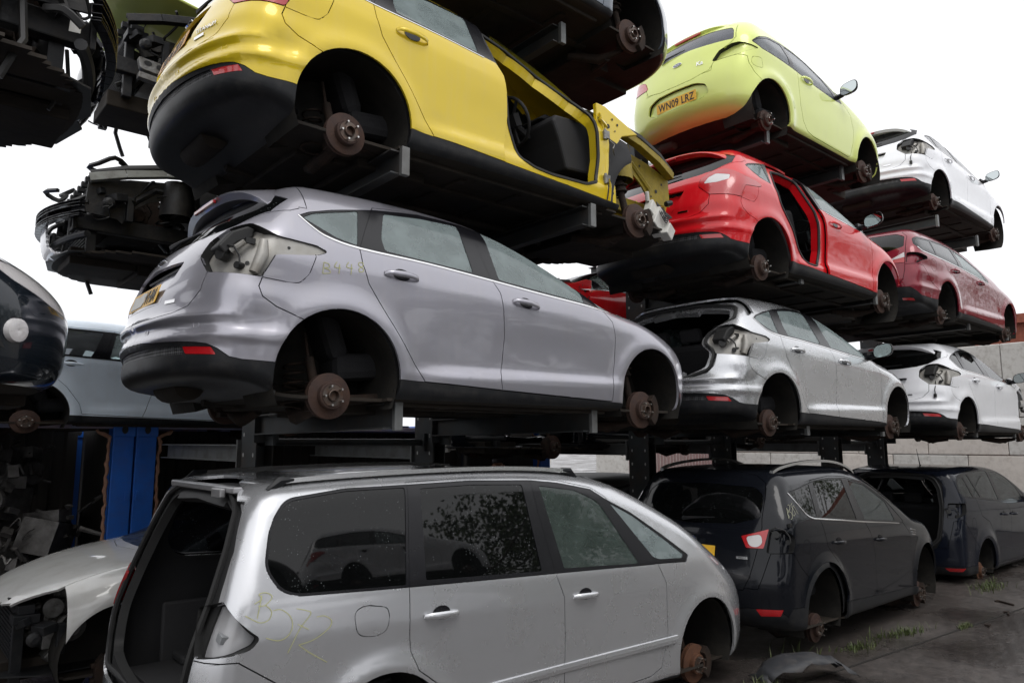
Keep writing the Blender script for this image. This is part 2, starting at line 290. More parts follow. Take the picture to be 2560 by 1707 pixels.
class MB:
    """mesh builder: collects primitives into one mesh"""
    def __init__(s): s.V=[]; s.F=[]; s.mi=[]; s.cur=0
    def add(s,V,F):
        n=len(s.V); s.V+=[tuple(v) for v in V]; s.F+=[tuple(i+n for i in f) for f in F]; s.mi+=[s.cur]*len(F); return s
    def box(s,c,d,rot=None):
        V=[Vector((x*d[0]/2,y*d[1]/2,z*d[2]/2)) for x in(-1,1) for y in(-1,1) for z in(-1,1)]
        if rot is not None:
            R=rot if isinstance(rot,Matrix) else Matrix.Rotation(rot[2],3,'Z')@Matrix.Rotation(rot[1],3,'Y')@Matrix.Rotation(rot[0],3,'X')
            V=[R@v for v in V]
        V=[v+Vector(c) for v in V]
        return s.add(V,[(0,1,3,2),(4,6,7,5),(0,4,5,1),(2,3,7,6),(0,2,6,4),(1,5,7,3)])
    def tube(s,pts,r,n=8,cap=True,close=False):
        P=[Vector(p) for p in pts]; rs=r if isinstance(r,(list,tuple)) else [r]*len(P); V=[];F=[]; up=None
        for i,p in enumerate(P):
            a=P[i-1] if (i>0 or close) else p; b=P[(i+1)%len(P)] if (i<len(P)-1 or close) else p
            t=(b-a).normalized() if (b-a).length>1e-9 else Vector((1,0,0))
            if up is None: up=t.orthogonal().normalized()
            up=(up-t*up.dot(t)); up=up.normalized() if up.length>1e-6 else t.orthogonal().normalized()
            w=t.cross(up)
            for k in range(n):
                q=2*math.pi*k/n; V.append(p+(up*math.cos(q)+w*math.sin(q))*rs[i])
        m=len(P)
        for i in range(m if close else m-1):
            for k in range(n):
                a=i*n+k; b=i*n+(k+1)%n; c=((i+1)%m)*n+(k+1)%n; d=((i+1)%m)*n+k; F.append((a,b,c,d))
        if cap and not close: F.append(tuple(range(n))[::-1]); F.append(tuple((m-1)*n+k for k in range(n)))
        return s.add(V,F)
    def lathe(s,prof,axis='y',c=(0,0,0),n=32):
        """prof: list (r, h) along axis"""
        V=[];F=[]
        for r,h in prof:
            for k in range(n):
                q=2*math.pi*k/n; a,b=r*math.cos(q),r*math.sin(q)
                V.append({'y':(c[0]+a,c[1]+h,c[2]+b),'z':(c[0]+a,c[1]+b,c[2]+h),'x':(c[0]+h,c[1]+a,c[2]+b)}[axis])
        for i in range(len(prof)-1):
            for k in range(n): F.append((i*n+k,i*n+(k+1)%n,(i+1)*n+(k+1)%n,(i+1)*n+k))
        return s.add(V,F)
    def prism(s,poly,y0,y1,axis='y'):
        """extrude polygon (a,b) along axis; axis y: (x,z), x: (y,z), z: (x,y)"""
        n=len(poly); f={'y':lambda a,b,h:(a,h,b),'x':lambda a,b,h:(h,a,b),'z':lambda a,b,h:(a,b,h)}[axis]
        V=[f(a,b,y0) for a,b in poly]+[f(a,b,y1) for a,b in poly]
        F=[tuple(range(n)),tuple(range(n,2*n))[::-1]]+[(i,i+n,(i+1)%n+n,(i+1)%n) for i in range(n)]
        return s.add(V,F)
    def channel(s,a,b,w,h,t=.006,up=Vector((0,0,1)),flip=1):
        """steel C-channel from a to b: web height h, flange width w"""
        a,b=Vector(a),Vector(b); d=(b-a).normalized(); sd=d.cross(up).normalized()*flip; u=sd.cross(d)*flip
        sec=[(0,0),(w,0),(w,t),(t,t),(t,h-t),(w,h-t),(w,h),(0,h)]
        V=[p+sd*x+u*y for p in(a,b) for x,y in sec]; n=8
        F=[tuple(range(n)),tuple(range(n,2*n))[::-1]]+[(i,i+n,(i+1)%n+n,(i+1)%n) for i in range(n)]
        return s.add(V,F)
    def build(s,name,m,parent=None,smooth=False,angle=40,bevel=0,loc=None):
        o=mesh_obj(name,s.V,s.F,m,parent,False,loc); me=o.data
        bm=bmesh.new(); bm.from_mesh(me); bmesh.ops.recalc_face_normals(bm,faces=bm.faces[:])
        bm.faces.ensure_lookup_table()
        if isinstance(m,(list,tuple)):
            for i,f in enumerate(bm.faces): f.material_index=s.mi[i] if i<len(s.mi) else 0
        if smooth:
            for f in bm.faces: f.smooth=True
            ca=math.radians(angle)
            for e in bm.edges:
                if len(e.link_faces)==2 and e.calc_face_angle(0)>ca: e.smooth=False
        bm.to_mesh(me); bm.free()
        if bevel:
            md=o.modifiers.new('bevel','BEVEL'); md.width=bevel; md.segments=2; md.limit_method='ANGLE'
        return o
def rnd(poly,r,n=5):
    """round the corners of a closed polygon; r may be a list"""
    out=[]; m=len(poly)
    for i in range(m):
        p=Vector(poly[i]); a=Vector(poly[i-1])-p; b=Vector(poly[(i+1)%m])-p
        ri=r[i] if isinstance(r,(list,tuple)) else r; k=min(ri,a.length*.48,b.length*.48)
        if k<1e-4: out.append(tuple(p)); continue
        A=p+a.normalized()*k; B=p+b.normalized()*k
        for j in range(n+1):
            t=j/n; q=A*(1-t)**2+p*2*t*(1-t)+B*t*t; out.append(tuple(q))
    return out
def crv(pts,n=4,closed=False):
    P=[np.array(p,float) for p in pts]; m=len(P); out=[]
    for i in range(m if closed else m-1):
        p0=P[(i-1)%m] if (closed or i>0) else P[i]; p1=P[i]; p2=P[(i+1)%m]; p3=P[(i+2)%m] if (closed or i+2<m) else p2
        for j in range(n):
            t=j/n; out.append(tuple(.5*((2*p1)+(-p0+p2)*t+(2*p0-5*p1+4*p2-p3)*t*t+(-p0+3*p1-3*p2+p3)*t**3)))
    if not closed: out.append(tuple(P[-1]))
    return out
def arc(cx,cz,rx,rz,a0,a1,n):
    return [(cx+rx*math.cos(math.radians(a0+(a1-a0)*i/n)),cz+rz*math.sin(math.radians(a0+(a1-a0)*i/n))) for i in range(n+1)]
# ---------------------------------------------------------------- cut shells
AX={'side':(Vector((1,0,0)),Vector((0,0,1)),Vector((0,-1,0))),
    'rear':(Vector((0,-1,0)),Vector((0,0,1)),Vector((-1,0,0))),
    'front':(Vector((0,-1,0)),Vector((0,0,1)),Vector((1,0,0))),
    'top':(Vector((1,0,0)),Vector((0,-1,0)),Vector((0,0,1)))}
def inpoly(u,v,poly):
    c=False; n=len(poly); j=n-1
    for i in range(n):
        xi,yi=poly[i]; xj,yj=poly[j]
        if (yi>v)!=(yj>v) and u<(xj-xi)*(v-yi)/(yj-yi)+xi: c=not c
        j=i
    return c
class Shell:
    """right half of a body surface, its faces cut along outlines and flagged"""
    def __init__(s,shape,cuts,dx=.03,nc=24,nf=84):
        s.sh=shape; P=shape.grid(dx,nc,nf); I,J=P.shape[:2]
        bm=bmesh.new(); vs=[[bm.verts.new(P[i,j]) for j in range(J)] for i in range(I)]
        for i in range(I-1):
            for j in range(J-1):
                try: bm.faces.new((vs[i][j],vs[i][j+1],vs[i+1][j+1],vs[i+1][j]))
                except ValueError: pass
        bmesh.ops.remove_doubles(bm,verts=bm.verts[:],dist=1e-5)
        lab=bm.faces.layers.int.new('bits'); s.bits={}
        for zc in (shape.zbot+.015,):
            bmesh.ops.bisect_plane(bm,geom=bm.verts[:]+bm.edges[:]+bm.faces[:],dist=1e-4,plane_co=(0,0,zc),plane_no=(0,0,1))
        for xc in getattr(shape,'xc',()): bmesh.ops.bisect_plane(bm,geom=bm.verts[:]+bm.edges[:]+bm.faces[:],dist=1e-4,plane_co=(xc,0,0),plane_no=(1,0,0))
        bm.normal_update()
        for name,proj,poly,cond in cuts:
            bit=s.bits.setdefault(name,1<<len(s.bits)); eu,ev,dr=AX[proj]
            us=[p[0] for p in poly]; vv=[p[1] for p in poly]; u0,u1,v0,v1=min(us),max(us),min(vv),max(vv)
            cand=[]
            def bb(f):
                a=[v.co.dot(eu) for v in f.verts]; b=[v.co.dot(ev) for v in f.verts]; return (min(a),max(a),min(b),max(b))
            sgn=1
            for f in bm.faces:
                x=bb(f)
                if x[1]<u0 or x[0]>u1 or x[3]<v0 or x[2]>v1: continue
                f.normal_update()
                if abs(f.normal.dot(dr))<.06 : continue
                c=f.calc_center_median()
                if proj in('rear',) and c.x>shape.xa+.6: continue
                if proj=='front' and c.x<1.0: continue
                if proj=='top' and c.z<.6: continue
                if cond and not cond(c): continue
                cand.append((f,x))
            n=len(poly)
            for i in range(n):
                a=poly[i]; b=poly[(i+1)%n]; du,dv=b[0]-a[0],b[1]-a[1]
                if du*du+dv*dv<1e-10: continue
                a0,a1,b0,b1=min(a[0],b[0])-1e-4,max(a[0],b[0])+1e-4,min(a[1],b[1])-1e-4,max(a[1],b[1])+1e-4
                hit=[];rest=[]
                for fx in cand:
                    x=fx[1]
                    (rest if (x[1]<a0 or x[0]>a1 or x[3]<b0 or x[2]>b1) else hit).append(fx)
                if not hit: continue
                fs=[h[0] for h in hit]; es=list({e for f in fs for e in f.edges}); vs2=list({v for f in fs for v in f.verts})
                no=(eu*dv-ev*du).normalized(); co=eu*a[0]+ev*a[1]
                r=bmesh.ops.bisect_plane(bm,geom=fs+es+vs2,dist=2e-4,plane_co=co,plane_no=no)
                nf2={g for g in r['geom'] if isinstance(g,bmesh.types.BMFace)}|set(fs)
                cand=rest+[(f,bb(f)) for f in nf2 if f.is_valid]
            for f,x in cand:
                c=f.calc_center_median()
                if inpoly(c.dot(eu),c.dot(ev),poly): f[lab]|=bit
        bm.verts.ensure_lookup_table(); bm.faces.ensure_lookup_table(); bm.verts.index_update()
        s.V=np.array([v.co[:] for v in bm.verts]); s.F=[[v.index for v in f.verts] for f in bm.faces]; s.L=np.array([f[lab] for f in bm.faces])
        s.C=np.array([f.calc_center_median()[:] for f in bm.faces]); bm.free()
        s.N=shape.N(s.V)
        # orientation
        f=s.F[len(s.F)//2]; a,b,c=[s.V[i] for i in f[:3]]
        if np.dot(np.cross(b-a,c-b),s.N[f[0]])<0: s.F=[q[::-1] for q in s.F]
        s.V[np.abs(s.V[:,1])<2e-5,1]=0
    def has(s,l,*names): return all(l&s.bits.get(n,0) for n in names)
    def part(s,pred,side='R',inset=.003,off=0.,flange=.018,warp=None):
        """mesh data for the faces that satisfy pred(bits,centre). side R,L,B(oth)"""
        F=[s.F[i] for i in range(len(s.F)) if pred(int(s.L[i]),s.C[i])]
        if not F: return None
        ids=sorted({i for f in F for i in f}); mp={k:i for i,k in enumerate(ids)}; V=s.V[ids].copy(); N=s.N[ids].copy(); F=[[mp[i] for i in f] for f in F]
        if side in 'B':
            n=len(V); on=np.abs(V[:,1])<1e-6; m2=[]; V2=[];N2=[]
            for i in range(n):
                if on[i]: m2.append(i)
                else: m2.append(n+len(V2)); V2.append(V[i]*[1,-1,1]); N2.append(N[i]*[1,-1,1])
            F=F+[[m2[i] for i in f][::-1] for f in F]
            if V2: V=np.vstack([V,V2]); N=np.vstack([N,N2])
        elif side=='L': V=V*[1,-1,1]; N=N*[1,-1,1]; F=[f[::-1] for f in F]
        E={}
        for f in F:
            for a,b in zip(f,f[1:]+f[:1]): E[(a,b)]=1
        B=[(a,b) for (a,b) in E if (b,a) not in E]
        V0=V.copy()
        if inset and B:
            D=np.zeros_like(V); cnt=np.zeros(len(V))
            for a,b in B:
                e=V[b]-V[a]; l=np.linalg.norm(e)
                if l<1e-7: continue
                d=np.cross((N[a]+N[b])*.5,e/l)
                for k in(a,b): D[k]+=d*l; cnt[k]+=l
            k=cnt>0; D[k]/=np.linalg.norm(D[k],axis=1,keepdims=True)+1e-9
            if side!='B': k&=~((np.abs(V[:,1])<1e-6))
            V[k]+=D[k]*inset
        V=V+N*(off(V)[:,None] if callable(off) else off)
        if warp is not None: V=warp(V)
        nF=len(F); NN=[N[i] for f in F for i in f]
        if flange and B:
            bi=sorted({i for e in B for i in e}); n0=len(V); m3={k:n0+j for j,k in enumerate(bi)}; n1=n0+len(bi); m4={k:n1+j for j,k in enumerate(bi)}
            V=np.vstack([V,V[bi],V[bi]-N[bi]*flange]); 
            for a,b in B:
                q=[m3[b],m3[a],m4[a],m4[b]]; F.append(q)
                nn=np.cross(V[q[1]]-V[q[0]],V[q[2]]-V[q[1]]); l=np.linalg.norm(nn); nn=nn/l if l>1e-12 else N[a]
                NN+= [nn]*4
        return V,F,np.array(NN)
def part_obj(name,data,m,parent):
    if data is None: return None
    V,F,NN=data; me=bpy.data.meshes.new(name)
    lens=np.array([len(f) for f in F]); flat=np.array([i for f in F for i in f],dtype=np.int32)
    me.vertices.add(len(V)); me.vertices.foreach_set('co',np.asarray(V,dtype=np.float32).ravel())
    me.loops.add(len(flat)); me.loops.foreach_set('vertex_index',flat)
    me.polygons.add(len(F)); st=np.concatenate([[0],np.cumsum(lens)[:-1]]).astype(np.int32); me.polygons.foreach_set('loop_start',st); me.polygons.foreach_set('loop_total',lens.astype(np.int32))
    me.polygons.foreach_set('use_smooth',np.ones(len(F),dtype=bool)); me.update(calc_edges=True)
    me.normals_split_custom_set([tuple(n) for n in NN])
    me.materials.append(m); o=bpy.data.objects.new(name,me); link(o,parent); return o
_q=math.sqrt(.5)
AX['corner']=(Vector((_q,-_q,0)),Vector((0,0,1)),Vector((-_q,-_q,0)))
AX['fcorner']=(Vector((_q,_q,0)),Vector((0,0,1)),Vector((_q,-_q,0)))
def archpoly(cx,cz,r,zb=.05,rz=None):
    return [(cx+r*.99,zb)]+arc(cx,cz,r,rz or r,-12,192,30)+[(cx-r*.99,zb)]
# ---------------------------------------------------------------- running gear
def brake(parent,x,y,z,R=.135,side=-1,caliper=False,rust=M_RUST,steer=0,drum=False,hubm=M_HUB,n=5):
    """disc + hat + studs; side -1 = right-hand side of the car (faces -y)"""
    s=side; d=MB()
    d.lathe([(.030,-.034*-s),(.030,-.0*s),(.0001,-.0*s)],'y',n=16) if False else None
    rim=[(.066,s*-.028),(R,s*-.028),(R,s*-.006),(.070,s*-.006)] if not drum else [(.05,s*-.06),(R,s*-.06),(R,s*-.035),(R-.012,s*-.032),(R-.012,s*-.004),(R-.02,0),(.05,0)]
    if not drum: d.lathe([(R,s*-.052),(R,s*-.034),(.075,s*-.034)],'y',n=40); d.lathe([(.075,s*-.052),(R,s*-.052)],'y',n=40)
    d.lathe([(.075,s*-.034),(.075,s*-.026),(R,s*-.026),(R,s*-.014),(R-.004,s*-.012),(.080,s*-.012),(.076,s*-.010),(.074,s*.022),(.070,s*.026),(.032,s*.026)] if not drum else rim,'y',n=40)
    o=d.build('brake_disc',rust,parent,smooth=True,angle=30); o.location=(x,y,z); o.rotation_euler=(0,0,steer)
    h=MB(); h.lathe([(.060,s*.024),(.060,s*.030),(.034,s*.031),(.032,s*.046),(.028,s*.048),(.026,s*.020),(.0005,s*.018)],'y',n=24)
    h.build('wheel_hub',hubm,o,smooth=True,angle=30)
    st=MB(); ph=random.random()*6
    for k in range(n):
        a=ph+2*math.pi*k/n; c=(.054*math.cos(a),0,.054*math.sin(a))
        st.tube([(c[0],s*.024,c[2]),(c[0],s*.058,c[2])],.0062,6)
    st.build('wheel_stud',M_STUD,o)
    if caliper:
        c=MB(); A=arc(0,0,R+.018,R+.018,-48,48,8)+arc(0,0,R-.045,R-.045,48,-48,8)
        c.prism(A,s*-.060,s*.030); c.box((R+.02,s*-.02,.05),(.03,.05,.03)); c.box((R+.02,s*-.02,-.05),(.03,.05,.03))
        c.build('brake_caliper',M_SUS,o,smooth=True,bevel=.004)
    return o
def coil(parent,x,y,z0,z1,r=.058,n=5,m=M_SUS,w=.0075):
    b=MB(); P=[(x+r*math.cos(t*2*math.pi),y+r*math.sin(t*2*math.pi),z0+(z1-z0)*t/n) for t in np.linspace(0,n,n*12)]
    b.tube(P,w,6); return b.build('coil_spring',m,parent,smooth=True)
def rear_susp(parent,x,y,z,s,full=True):
    """s=-1 right: trailing arm, lower wishbone, spring, damper"""
    b=MB(); yi=y-s*.10
    b.tube([(x,yi,z),(x+.10,yi-s*.02,z-.02),(x+.38,yi-s*.06,z+.01),(x+.42,yi-s*.06,z+.04)],[.045,.032,.028,.03],8)
    b.tube([(x,yi,z-.05),(x-.02,y-s*.38,z-.10),(x+.02,y-s*.56,z-.05)],[.03,.05,.03],8)
    b.tube([(x-.05,yi,z+.05),(x-.06,y-s*.50,z+.08)],.014,6)
    b.box((x-.01,yi,z),(.14,.10,.16))
    b.build('lower_arm',M_SUS,parent,smooth=True,bevel=.004)
    if full:
        coil(parent,x-.10,y-s*.26,z-.06,z+.20)
        d=MB(); d.tube([(x-.02,yi-s*.02,z-.02),(x-.06,yi-s*.06,z+.22)],.027,10); d.tube([(x-.06,yi-s*.06,z+.2),(x-.08,yi-s*.08,z+.36)],.010,8)
        d.build('damper',M_SUS,parent,smooth=True)
def front_susp(parent,x,y,z,s,full=True):
    b=MB(); yi=y-s*.10
    b.tube([(x,yi,z-.10),(x-.08,y-s*.30,z-.13),(x-.30,y-s*.48,z-.10)],[.022,.045,.03],8)
    b.tube([(x-.06,y-s*.22,z-.13),(x+.05,y-s*.5,z-.10)],[.04,.03],8)
    b.tube([(x-.1,yi,z+.0),(x-.12,y-s*.5,z+.02)],.013,6); b.tube([(x,yi,z),(x,y-s*.55,z+.02)],.018,8)
    b.box((x,yi+s*.01,z),(.10,.07,.20)); b.build('lower_arm',M_SUS,parent,smooth=True,bevel=.004)
    if full:
        d=MB(); d.tube([(x-.02,yi,z+.02),(x-.035,yi-s*.05,z+.26)],.030,10); d.tube([(x-.035,yi-s*.05,z+.26),(x-.05,yi-s*.09,z+.42)],[.055,.045],10)
        d.build('strut',M_SUS,parent,smooth=True); coil(parent,x-.04,yi-s*.07,z+.24,z+.44,r=.07,n=4)
def underbody(parent,wb,hw,zf=.20,x0=-.70,x1=3.2):
    u=MB()
    for y in(-.42,.42): u.box(((x0+wb)/2+.3,y,zf-.015),(wb-.3,.07,.05))
    for x in(.45,.95,1.45,1.95): u.box((x,0,zf-.01),(.06,hw*1.5,.04))
    u.box((wb-.02,0,zf-.05),(.42,.72,.10)); u.box((.02,0,zf+.0),(.34,.86,.09)); u.box((.45,-.1,zf-.03),(.5,.95,.10))
    for y in(-1,1): u.box((wb/2,y*(hw-.13),zf-.015),(wb-.85,.035,.05)); 
    u.tube([(wb-.1,.2,zf-.03),(wb-.5,.05,zf-.02),(1.0,.05,zf-.03),(.6,.1,zf-.03)],.032,8)
    u.box((wb+.45,.1,zf-.0),(.5,.5,.14)); u.build('floor_frame',M_UND,parent,bevel=.01)
    e=MB(); e.tube([(.6,.1,zf-.05),(.2,.22,zf-.04),(-.1,.22,zf+.0),(x0+.35,.2,zf+.0)],.028,8)
    e.lathe([(.001,-.42),(.085,-.41),(.09,-.38),(.09,-.02),(.085,.01),(.001,.02)],'y',c=(x0+.18,.32,zf+.08),n=16)
    e.build('exhaust_silencer',M_UND,parent,smooth=True)
# ---------------------------------------------------------------- cabin
def seat(parent,x,y,z=.42,w=.50,name='front_seat',tall=1.0,m=M_FAB):
    b=MB(); b.box((x,y,z),(.50,w,.16),(0,-.12,0))
    b.box((x-.30,y,z+.33*tall),(.13,w*.92,.62*tall),(0,-.30,0)); o=b.build(name,m,parent,bevel=.05)
    h=MB(); h.box((x-.43,y,z+.77*tall),(.09,.26,.17),(0,-.25,0)); h.tube([(x-.42,y-.06,z+.6*tall),(x-.43,y-.06,z+.72*tall)],.006,5); h.tube([(x-.42,y+.06,z+.6*tall),(x-.43,y+.06,z+.72*tall)],.006,5)
    h.build('head_restraint',m,o,bevel=.03); return o
def cabin(parent,xd,zd,wd=.68,xs=1.35,xr=.35,bench=True,zs=.42,rhd=True,dash=True):
    if dash:
        d=MB(); d.prism([(xd-.25,zd-.06),(xd-.22,zd-.005),(xd+.1,zd+.02),(xd+.28,zd-.03),(xd+.28,zd-.4),(xd-.1,zd-.42),(xd-.18,zd-.20)],-wd,wd)
        d.prism([(xd-.26,zd+.0),(xd-.2,zd+.05),(xd,zd+.04),(xd+.05,zd)],-.55,-.2)
        d.box((xd-.12,0,zd-.25),(.2,.28,.5)); o=d.build('dashboard',M_TRIM,parent,bevel=.02)
        s=MB(); c=Vector((xd-.40,-.37,zd-.02)); R=Matrix.Rotation(math.radians(65),3,'Y')
        s.tube([c+R@Vector((.185*math.cos(a),.185*math.sin(a),0)) for a in np.linspace(0,2*math.pi,25)[:-1]],.014,8,close=True)
        for a in(0,2.4,-2.4): s.tube([c,c+R@Vector((.18*math.cos(a),.18*math.sin(a),0))],.014,6)
        s.tube([c,c+Vector((.18,0,-.08))],.03,8); s.box(tuple(c),(.10,.14,.06),(0,math.radians(65),0)); s.build('steering_wheel',M_TRIM,parent,smooth=True)
    for y in(-.37,.37): seat(parent,xs,y,zs)
    if bench:
        b=MB(); b.box((xr,0,zs),(.48,1.28,.16),(0,-.1,0)); b.box((xr-.30,0,zs+.32),(.13,1.26,.62),(0,-.35,0)); o=b.build('rear_bench',M_FAB,parent,bevel=.05)
        for y in(-.4,0,.4):
            h=MB(); h.box((xr-.44,y,zs+.70),(.09,.24,.14),(0,-.3,0)); h.build('head_restraint',M_FAB,o,bevel=.03)
# ---------------------------------------------------------------- pieces laid on a shell
def onsurf(sh,x,z,s=-1,off=0.):
    """points of the side surface at (x,z)"""
    x=np.atleast_1d(np.array(x,float)); z=np.atleast_1d(np.array(z,float)); O=np.stack([x,0*x,z],-1)
    P=sh.cast(O,np.tile([0,-1.,0],(len(x),1)),1.6); N=sh.N(P); P=P+N*off
    if s>0: P=P*[1,-1,1]
    return P
def onrear(sh,y,z,off=0.):
    y=np.atleast_1d(np.array(y,float)); z=np.atleast_1d(np.array(z,float)); a=np.abs(y); O=np.stack([0*y+.1,-a,z],-1)
    P=sh.cast(O,np.tile([-1.,0,0],(len(y),1)),1.8); N=sh.N(P); P=P+N*off; P[:,1]=y; return P
def strip(name,sh,pts,w,t,m,parent,s=-1,closed=False):
    """raised moulding following (x,z) points"""
    P=np.array(pts,float); A=onsurf(sh,P[:,0],P[:,1]); N=sh.N(A); n=len(A); T=np.gradient(A,axis=0); T/=np.linalg.norm(T,axis=1,keepdims=True); U=np.cross(N,T)
    V=[];F=[]
    for i in range(n):
        for a,b in((-.5,-.003/max(t,1e-4)),(-.42,.75),(0,1),(.42,.75),(.5,-.003/max(t,1e-4))): V.append(A[i]+U[i]*a*w+N[i]*b*t)
    for i in range(n-1):
        for k in range(4): F.append((i*5+k,i*5+k+1,i*5+k+6,i*5+k+5))
    V=np.array(V)
    if s>0: V=V*[1,-1,1]; F=[f[::-1] for f in F]
    F+= [(0,1,2,3,4),tuple((n-1)*5+k for k in(4,3,2,1,0))]
    o=mesh_obj(name,V,F,m,parent,smooth=False); return o
def handle(sh,x,z,ang,m,parent,s=-1,L=.23,cup=True):
    c=onsurf(sh,[x],[z])[0]; N=sh.N(c[None])[0]; UPS=1; T=Vector((math.cos(ang),0,math.sin(ang))); Nn=Vector(N); T=(T-Nn*T.dot(Nn)).normalized(); U=Nn.cross(T)
    def P(a,b,h): q=Vector(c)+T*a+U*b+Nn*h; return Vector((q.x,q.y*(1 if s<0 else -1),q.z))
    b=MB(); prof=[(-.5,.002,.010),(-.44,.022,.014),(-.3,.034,.0165),(0,.042,.0175),(.3,.034,.0165),(.44,.022,.014),(.5,.002,.010)]
    V=[];F=[];k=8
    for a,h,r in prof:
        for j in range(k):
            q=2*math.pi*j/k; V.append(P(a*L,r*math.cos(q)*1.05,h+r*.55*math.sin(q)))
    for i in range(len(prof)-1):
        for j in range(k): F.append((i*k+j,i*k+(j+1)%k,(i+1)*k+(j+1)%k,(i+1)*k+j))
    b.add(V,F); o=b.build('door_handle',m,parent,smooth=True)
    if cup:
        d=MB(); ring=[P(.058*math.cos(q),.036*math.sin(q)+(.010 if s<0 else -.010)*UPS,.0025) for q in np.linspace(0,2*math.pi,21)[:-1]]; cen=P(0,0,.0012)
        d.add(ring+[cen],[(i,(i+1)%20,20) for i in range(20)]); d.build('handle_recess',M_GLB if m is not M_CHR else M_GLB,o,smooth=True)  # black disc painted as the shadow in the dish behind the handle
    return o
def text_mesh(name,txt,size,m,parent,M,ext=.002,font_bold=False,sx=1.0,space=1.):
    cu=bpy.data.curves.new(name,'FONT'); cu.body=txt; cu.size=size; cu.extrude=ext; cu.align_x='CENTER'; cu.align_y='CENTER'; cu.space_character=space
    if font_bold: cu.offset=size*.012
    o=bpy.data.objects.new(name,cu); me=bpy.data.meshes.new_from_object(o); bpy.data.objects.remove(o); bpy.data.curves.remove(cu)
    me.materials.clear(); me.materials.append(m)
    me.transform(M@Matrix.Diagonal((sx,1,1,1))); ob=bpy.data.objects.new(name,me); link(ob,parent); return ob
def rear_frame(c,n,up=Vector((0,0,1))):
    """matrix: local x to the viewer's right, y up, z out along n"""
    n=Vector(n).normalized(); x=up.cross(n).normalized(); y=n.cross(x); m=Matrix((x,y,n)).transposed().to_4x4(); m.translation=Vector(c); return m
def plate(sh,parent,y,z,txt,m=None,w=.52,h=.112,off=.012,c=None,n=None,torn=False):
    if c is None:
        P=onrear(sh,[y],[z])[0]; A=onrear(sh,[y-.1,y+.1,y,y],[z,z,z-.05,z+.05]); n=np.cross(A[1]-A[0],A[3]-A[2]); n=n if n[0]<0 else -n; n/=np.linalg.norm(n); c=P+n*off
    M=rear_frame(c,n); b=MB(); V=rnd([(-w/2,-h/2),(w/2,-h/2),(w/2,h/2),(-w/2,h/2)],.008,3); b.prism(V,-.002,.002,'z')
    b.V=[tuple(M@Vector(v)) for v in b.V]; o=b.build('number_plate',m or M_PLT,parent)
    if torn:
        b=MB(); b.prism([(-.22,-.045),(-.01,-.045),(.03,-.02),(.02,.01),(.05,.03),(-.04,.045),(-.10,.03),(-.22,.04)],.003,.0045,'z'); b.V=[tuple(M@Vector(v)) for v in b.V]; b.build('torn_face',M_WPL,o)
    if txt: text_mesh('plate_lettering',txt[0],h*1.02,M_INK,o,M@Matrix.Translation((txt[1],-.004,.003)),ext=.0012,font_bold=True,sx=.80,space=1.08)
    return o
def badge_oval(sh,parent,y,z,w=.115,h=.046,off=.004,word='Ford'):
    P=onrear(sh,[y],[z])[0]; n=sh.N((P*[1,-1 if y>0 else 1,1])[None])[0]; n=np.array([n[0],0,n[2]]); M=rear_frame(P+n*off,n)
    b=MB(); 
    for (a,c,e) in((w/2,h/2,.006),):
        b.prism([(a*math.cos(t),c*math.sin(t)) for t in np.linspace(0,2*math.pi,29)[:-1]],-.004,.005,'z')
    b.V=[tuple(M@Vector(v)) for v in b.V]; o=b.build('oval_badge',M_CHR,parent,smooth=True)
    b=MB(); b.prism([(w*.45*math.cos(t),h*.41*math.sin(t)) for t in np.linspace(0,2*math.pi,29)[:-1]],.005,.0065,'z'); b.V=[tuple(M@Vector(v)) for v in b.V]; f=b.build('badge_face',mat('badge_blue',(.015,.03,.10),.2,coat=1.),o)
    text_mesh('badge_lettering',word,h*.62,M_CHR,f,M@Matrix.Translation((0,0,.007)),ext=.0008,sx=1.15); return o
def mirror(parent,x,y,z,s=-1,body=None,w=.21,h=.15,glassm=None):
    """door mirror: housing, glass facing the rear, arm"""
    b=MB(); R=[]; 
    secs=[(.095,.25,.25),(.075,.72,.70),(.035,.95,.92),(0,1,1),(-.004,.99,.98)]
    o0=Vector((x,y+s*.16,z+.06)); V=[];F=[];k=20
    def se(t,a,b): c,d=math.cos(t),math.sin(t); return a*abs(c)**.7*(1 if c>=0 else -1),b*abs(d)**.7*(1 if d>=0 else -1)
    for dx,a,c in secs:
        for j in range(k):
            u,v=se(2*math.pi*j/k,w/2*a,h/2*c); V.append(o0+Vector((dx-s*0+abs(u)*0, s*u*1.0, v+ .15*u)))
    for i in range(len(secs)-1):
        for j in range(k): F.append((i*k+j,i*k+(j+1)%k,(i+1)*k+(j+1)%k,(i+1)*k+j))
    F.append(tuple(range(k)))
    b.add(V,F); b.tube([(x+.03,y-s*.02,z),(x+.03,y+s*.08,z+.01)],[.035,.028],8); b.box((x+.03,y-s*.015,z+.005),(.12,.03,.09))
    o=b.build('wing_mirror',body or M_GLB,parent,smooth=True)
    g=MB(); g.add([o0+Vector((-.006,s*se(2*math.pi*j/k,w/2*.92,h/2*.9)[0],se(2*math.pi*j/k,w/2*.92,h/2*.9)[1]+.15*se(2*math.pi*j/k,w/2*.92,1)[0])) for j in range(k)],[tuple(range(k))])
    g.build('mirror_glass',glassm or M_MIR,o); return o
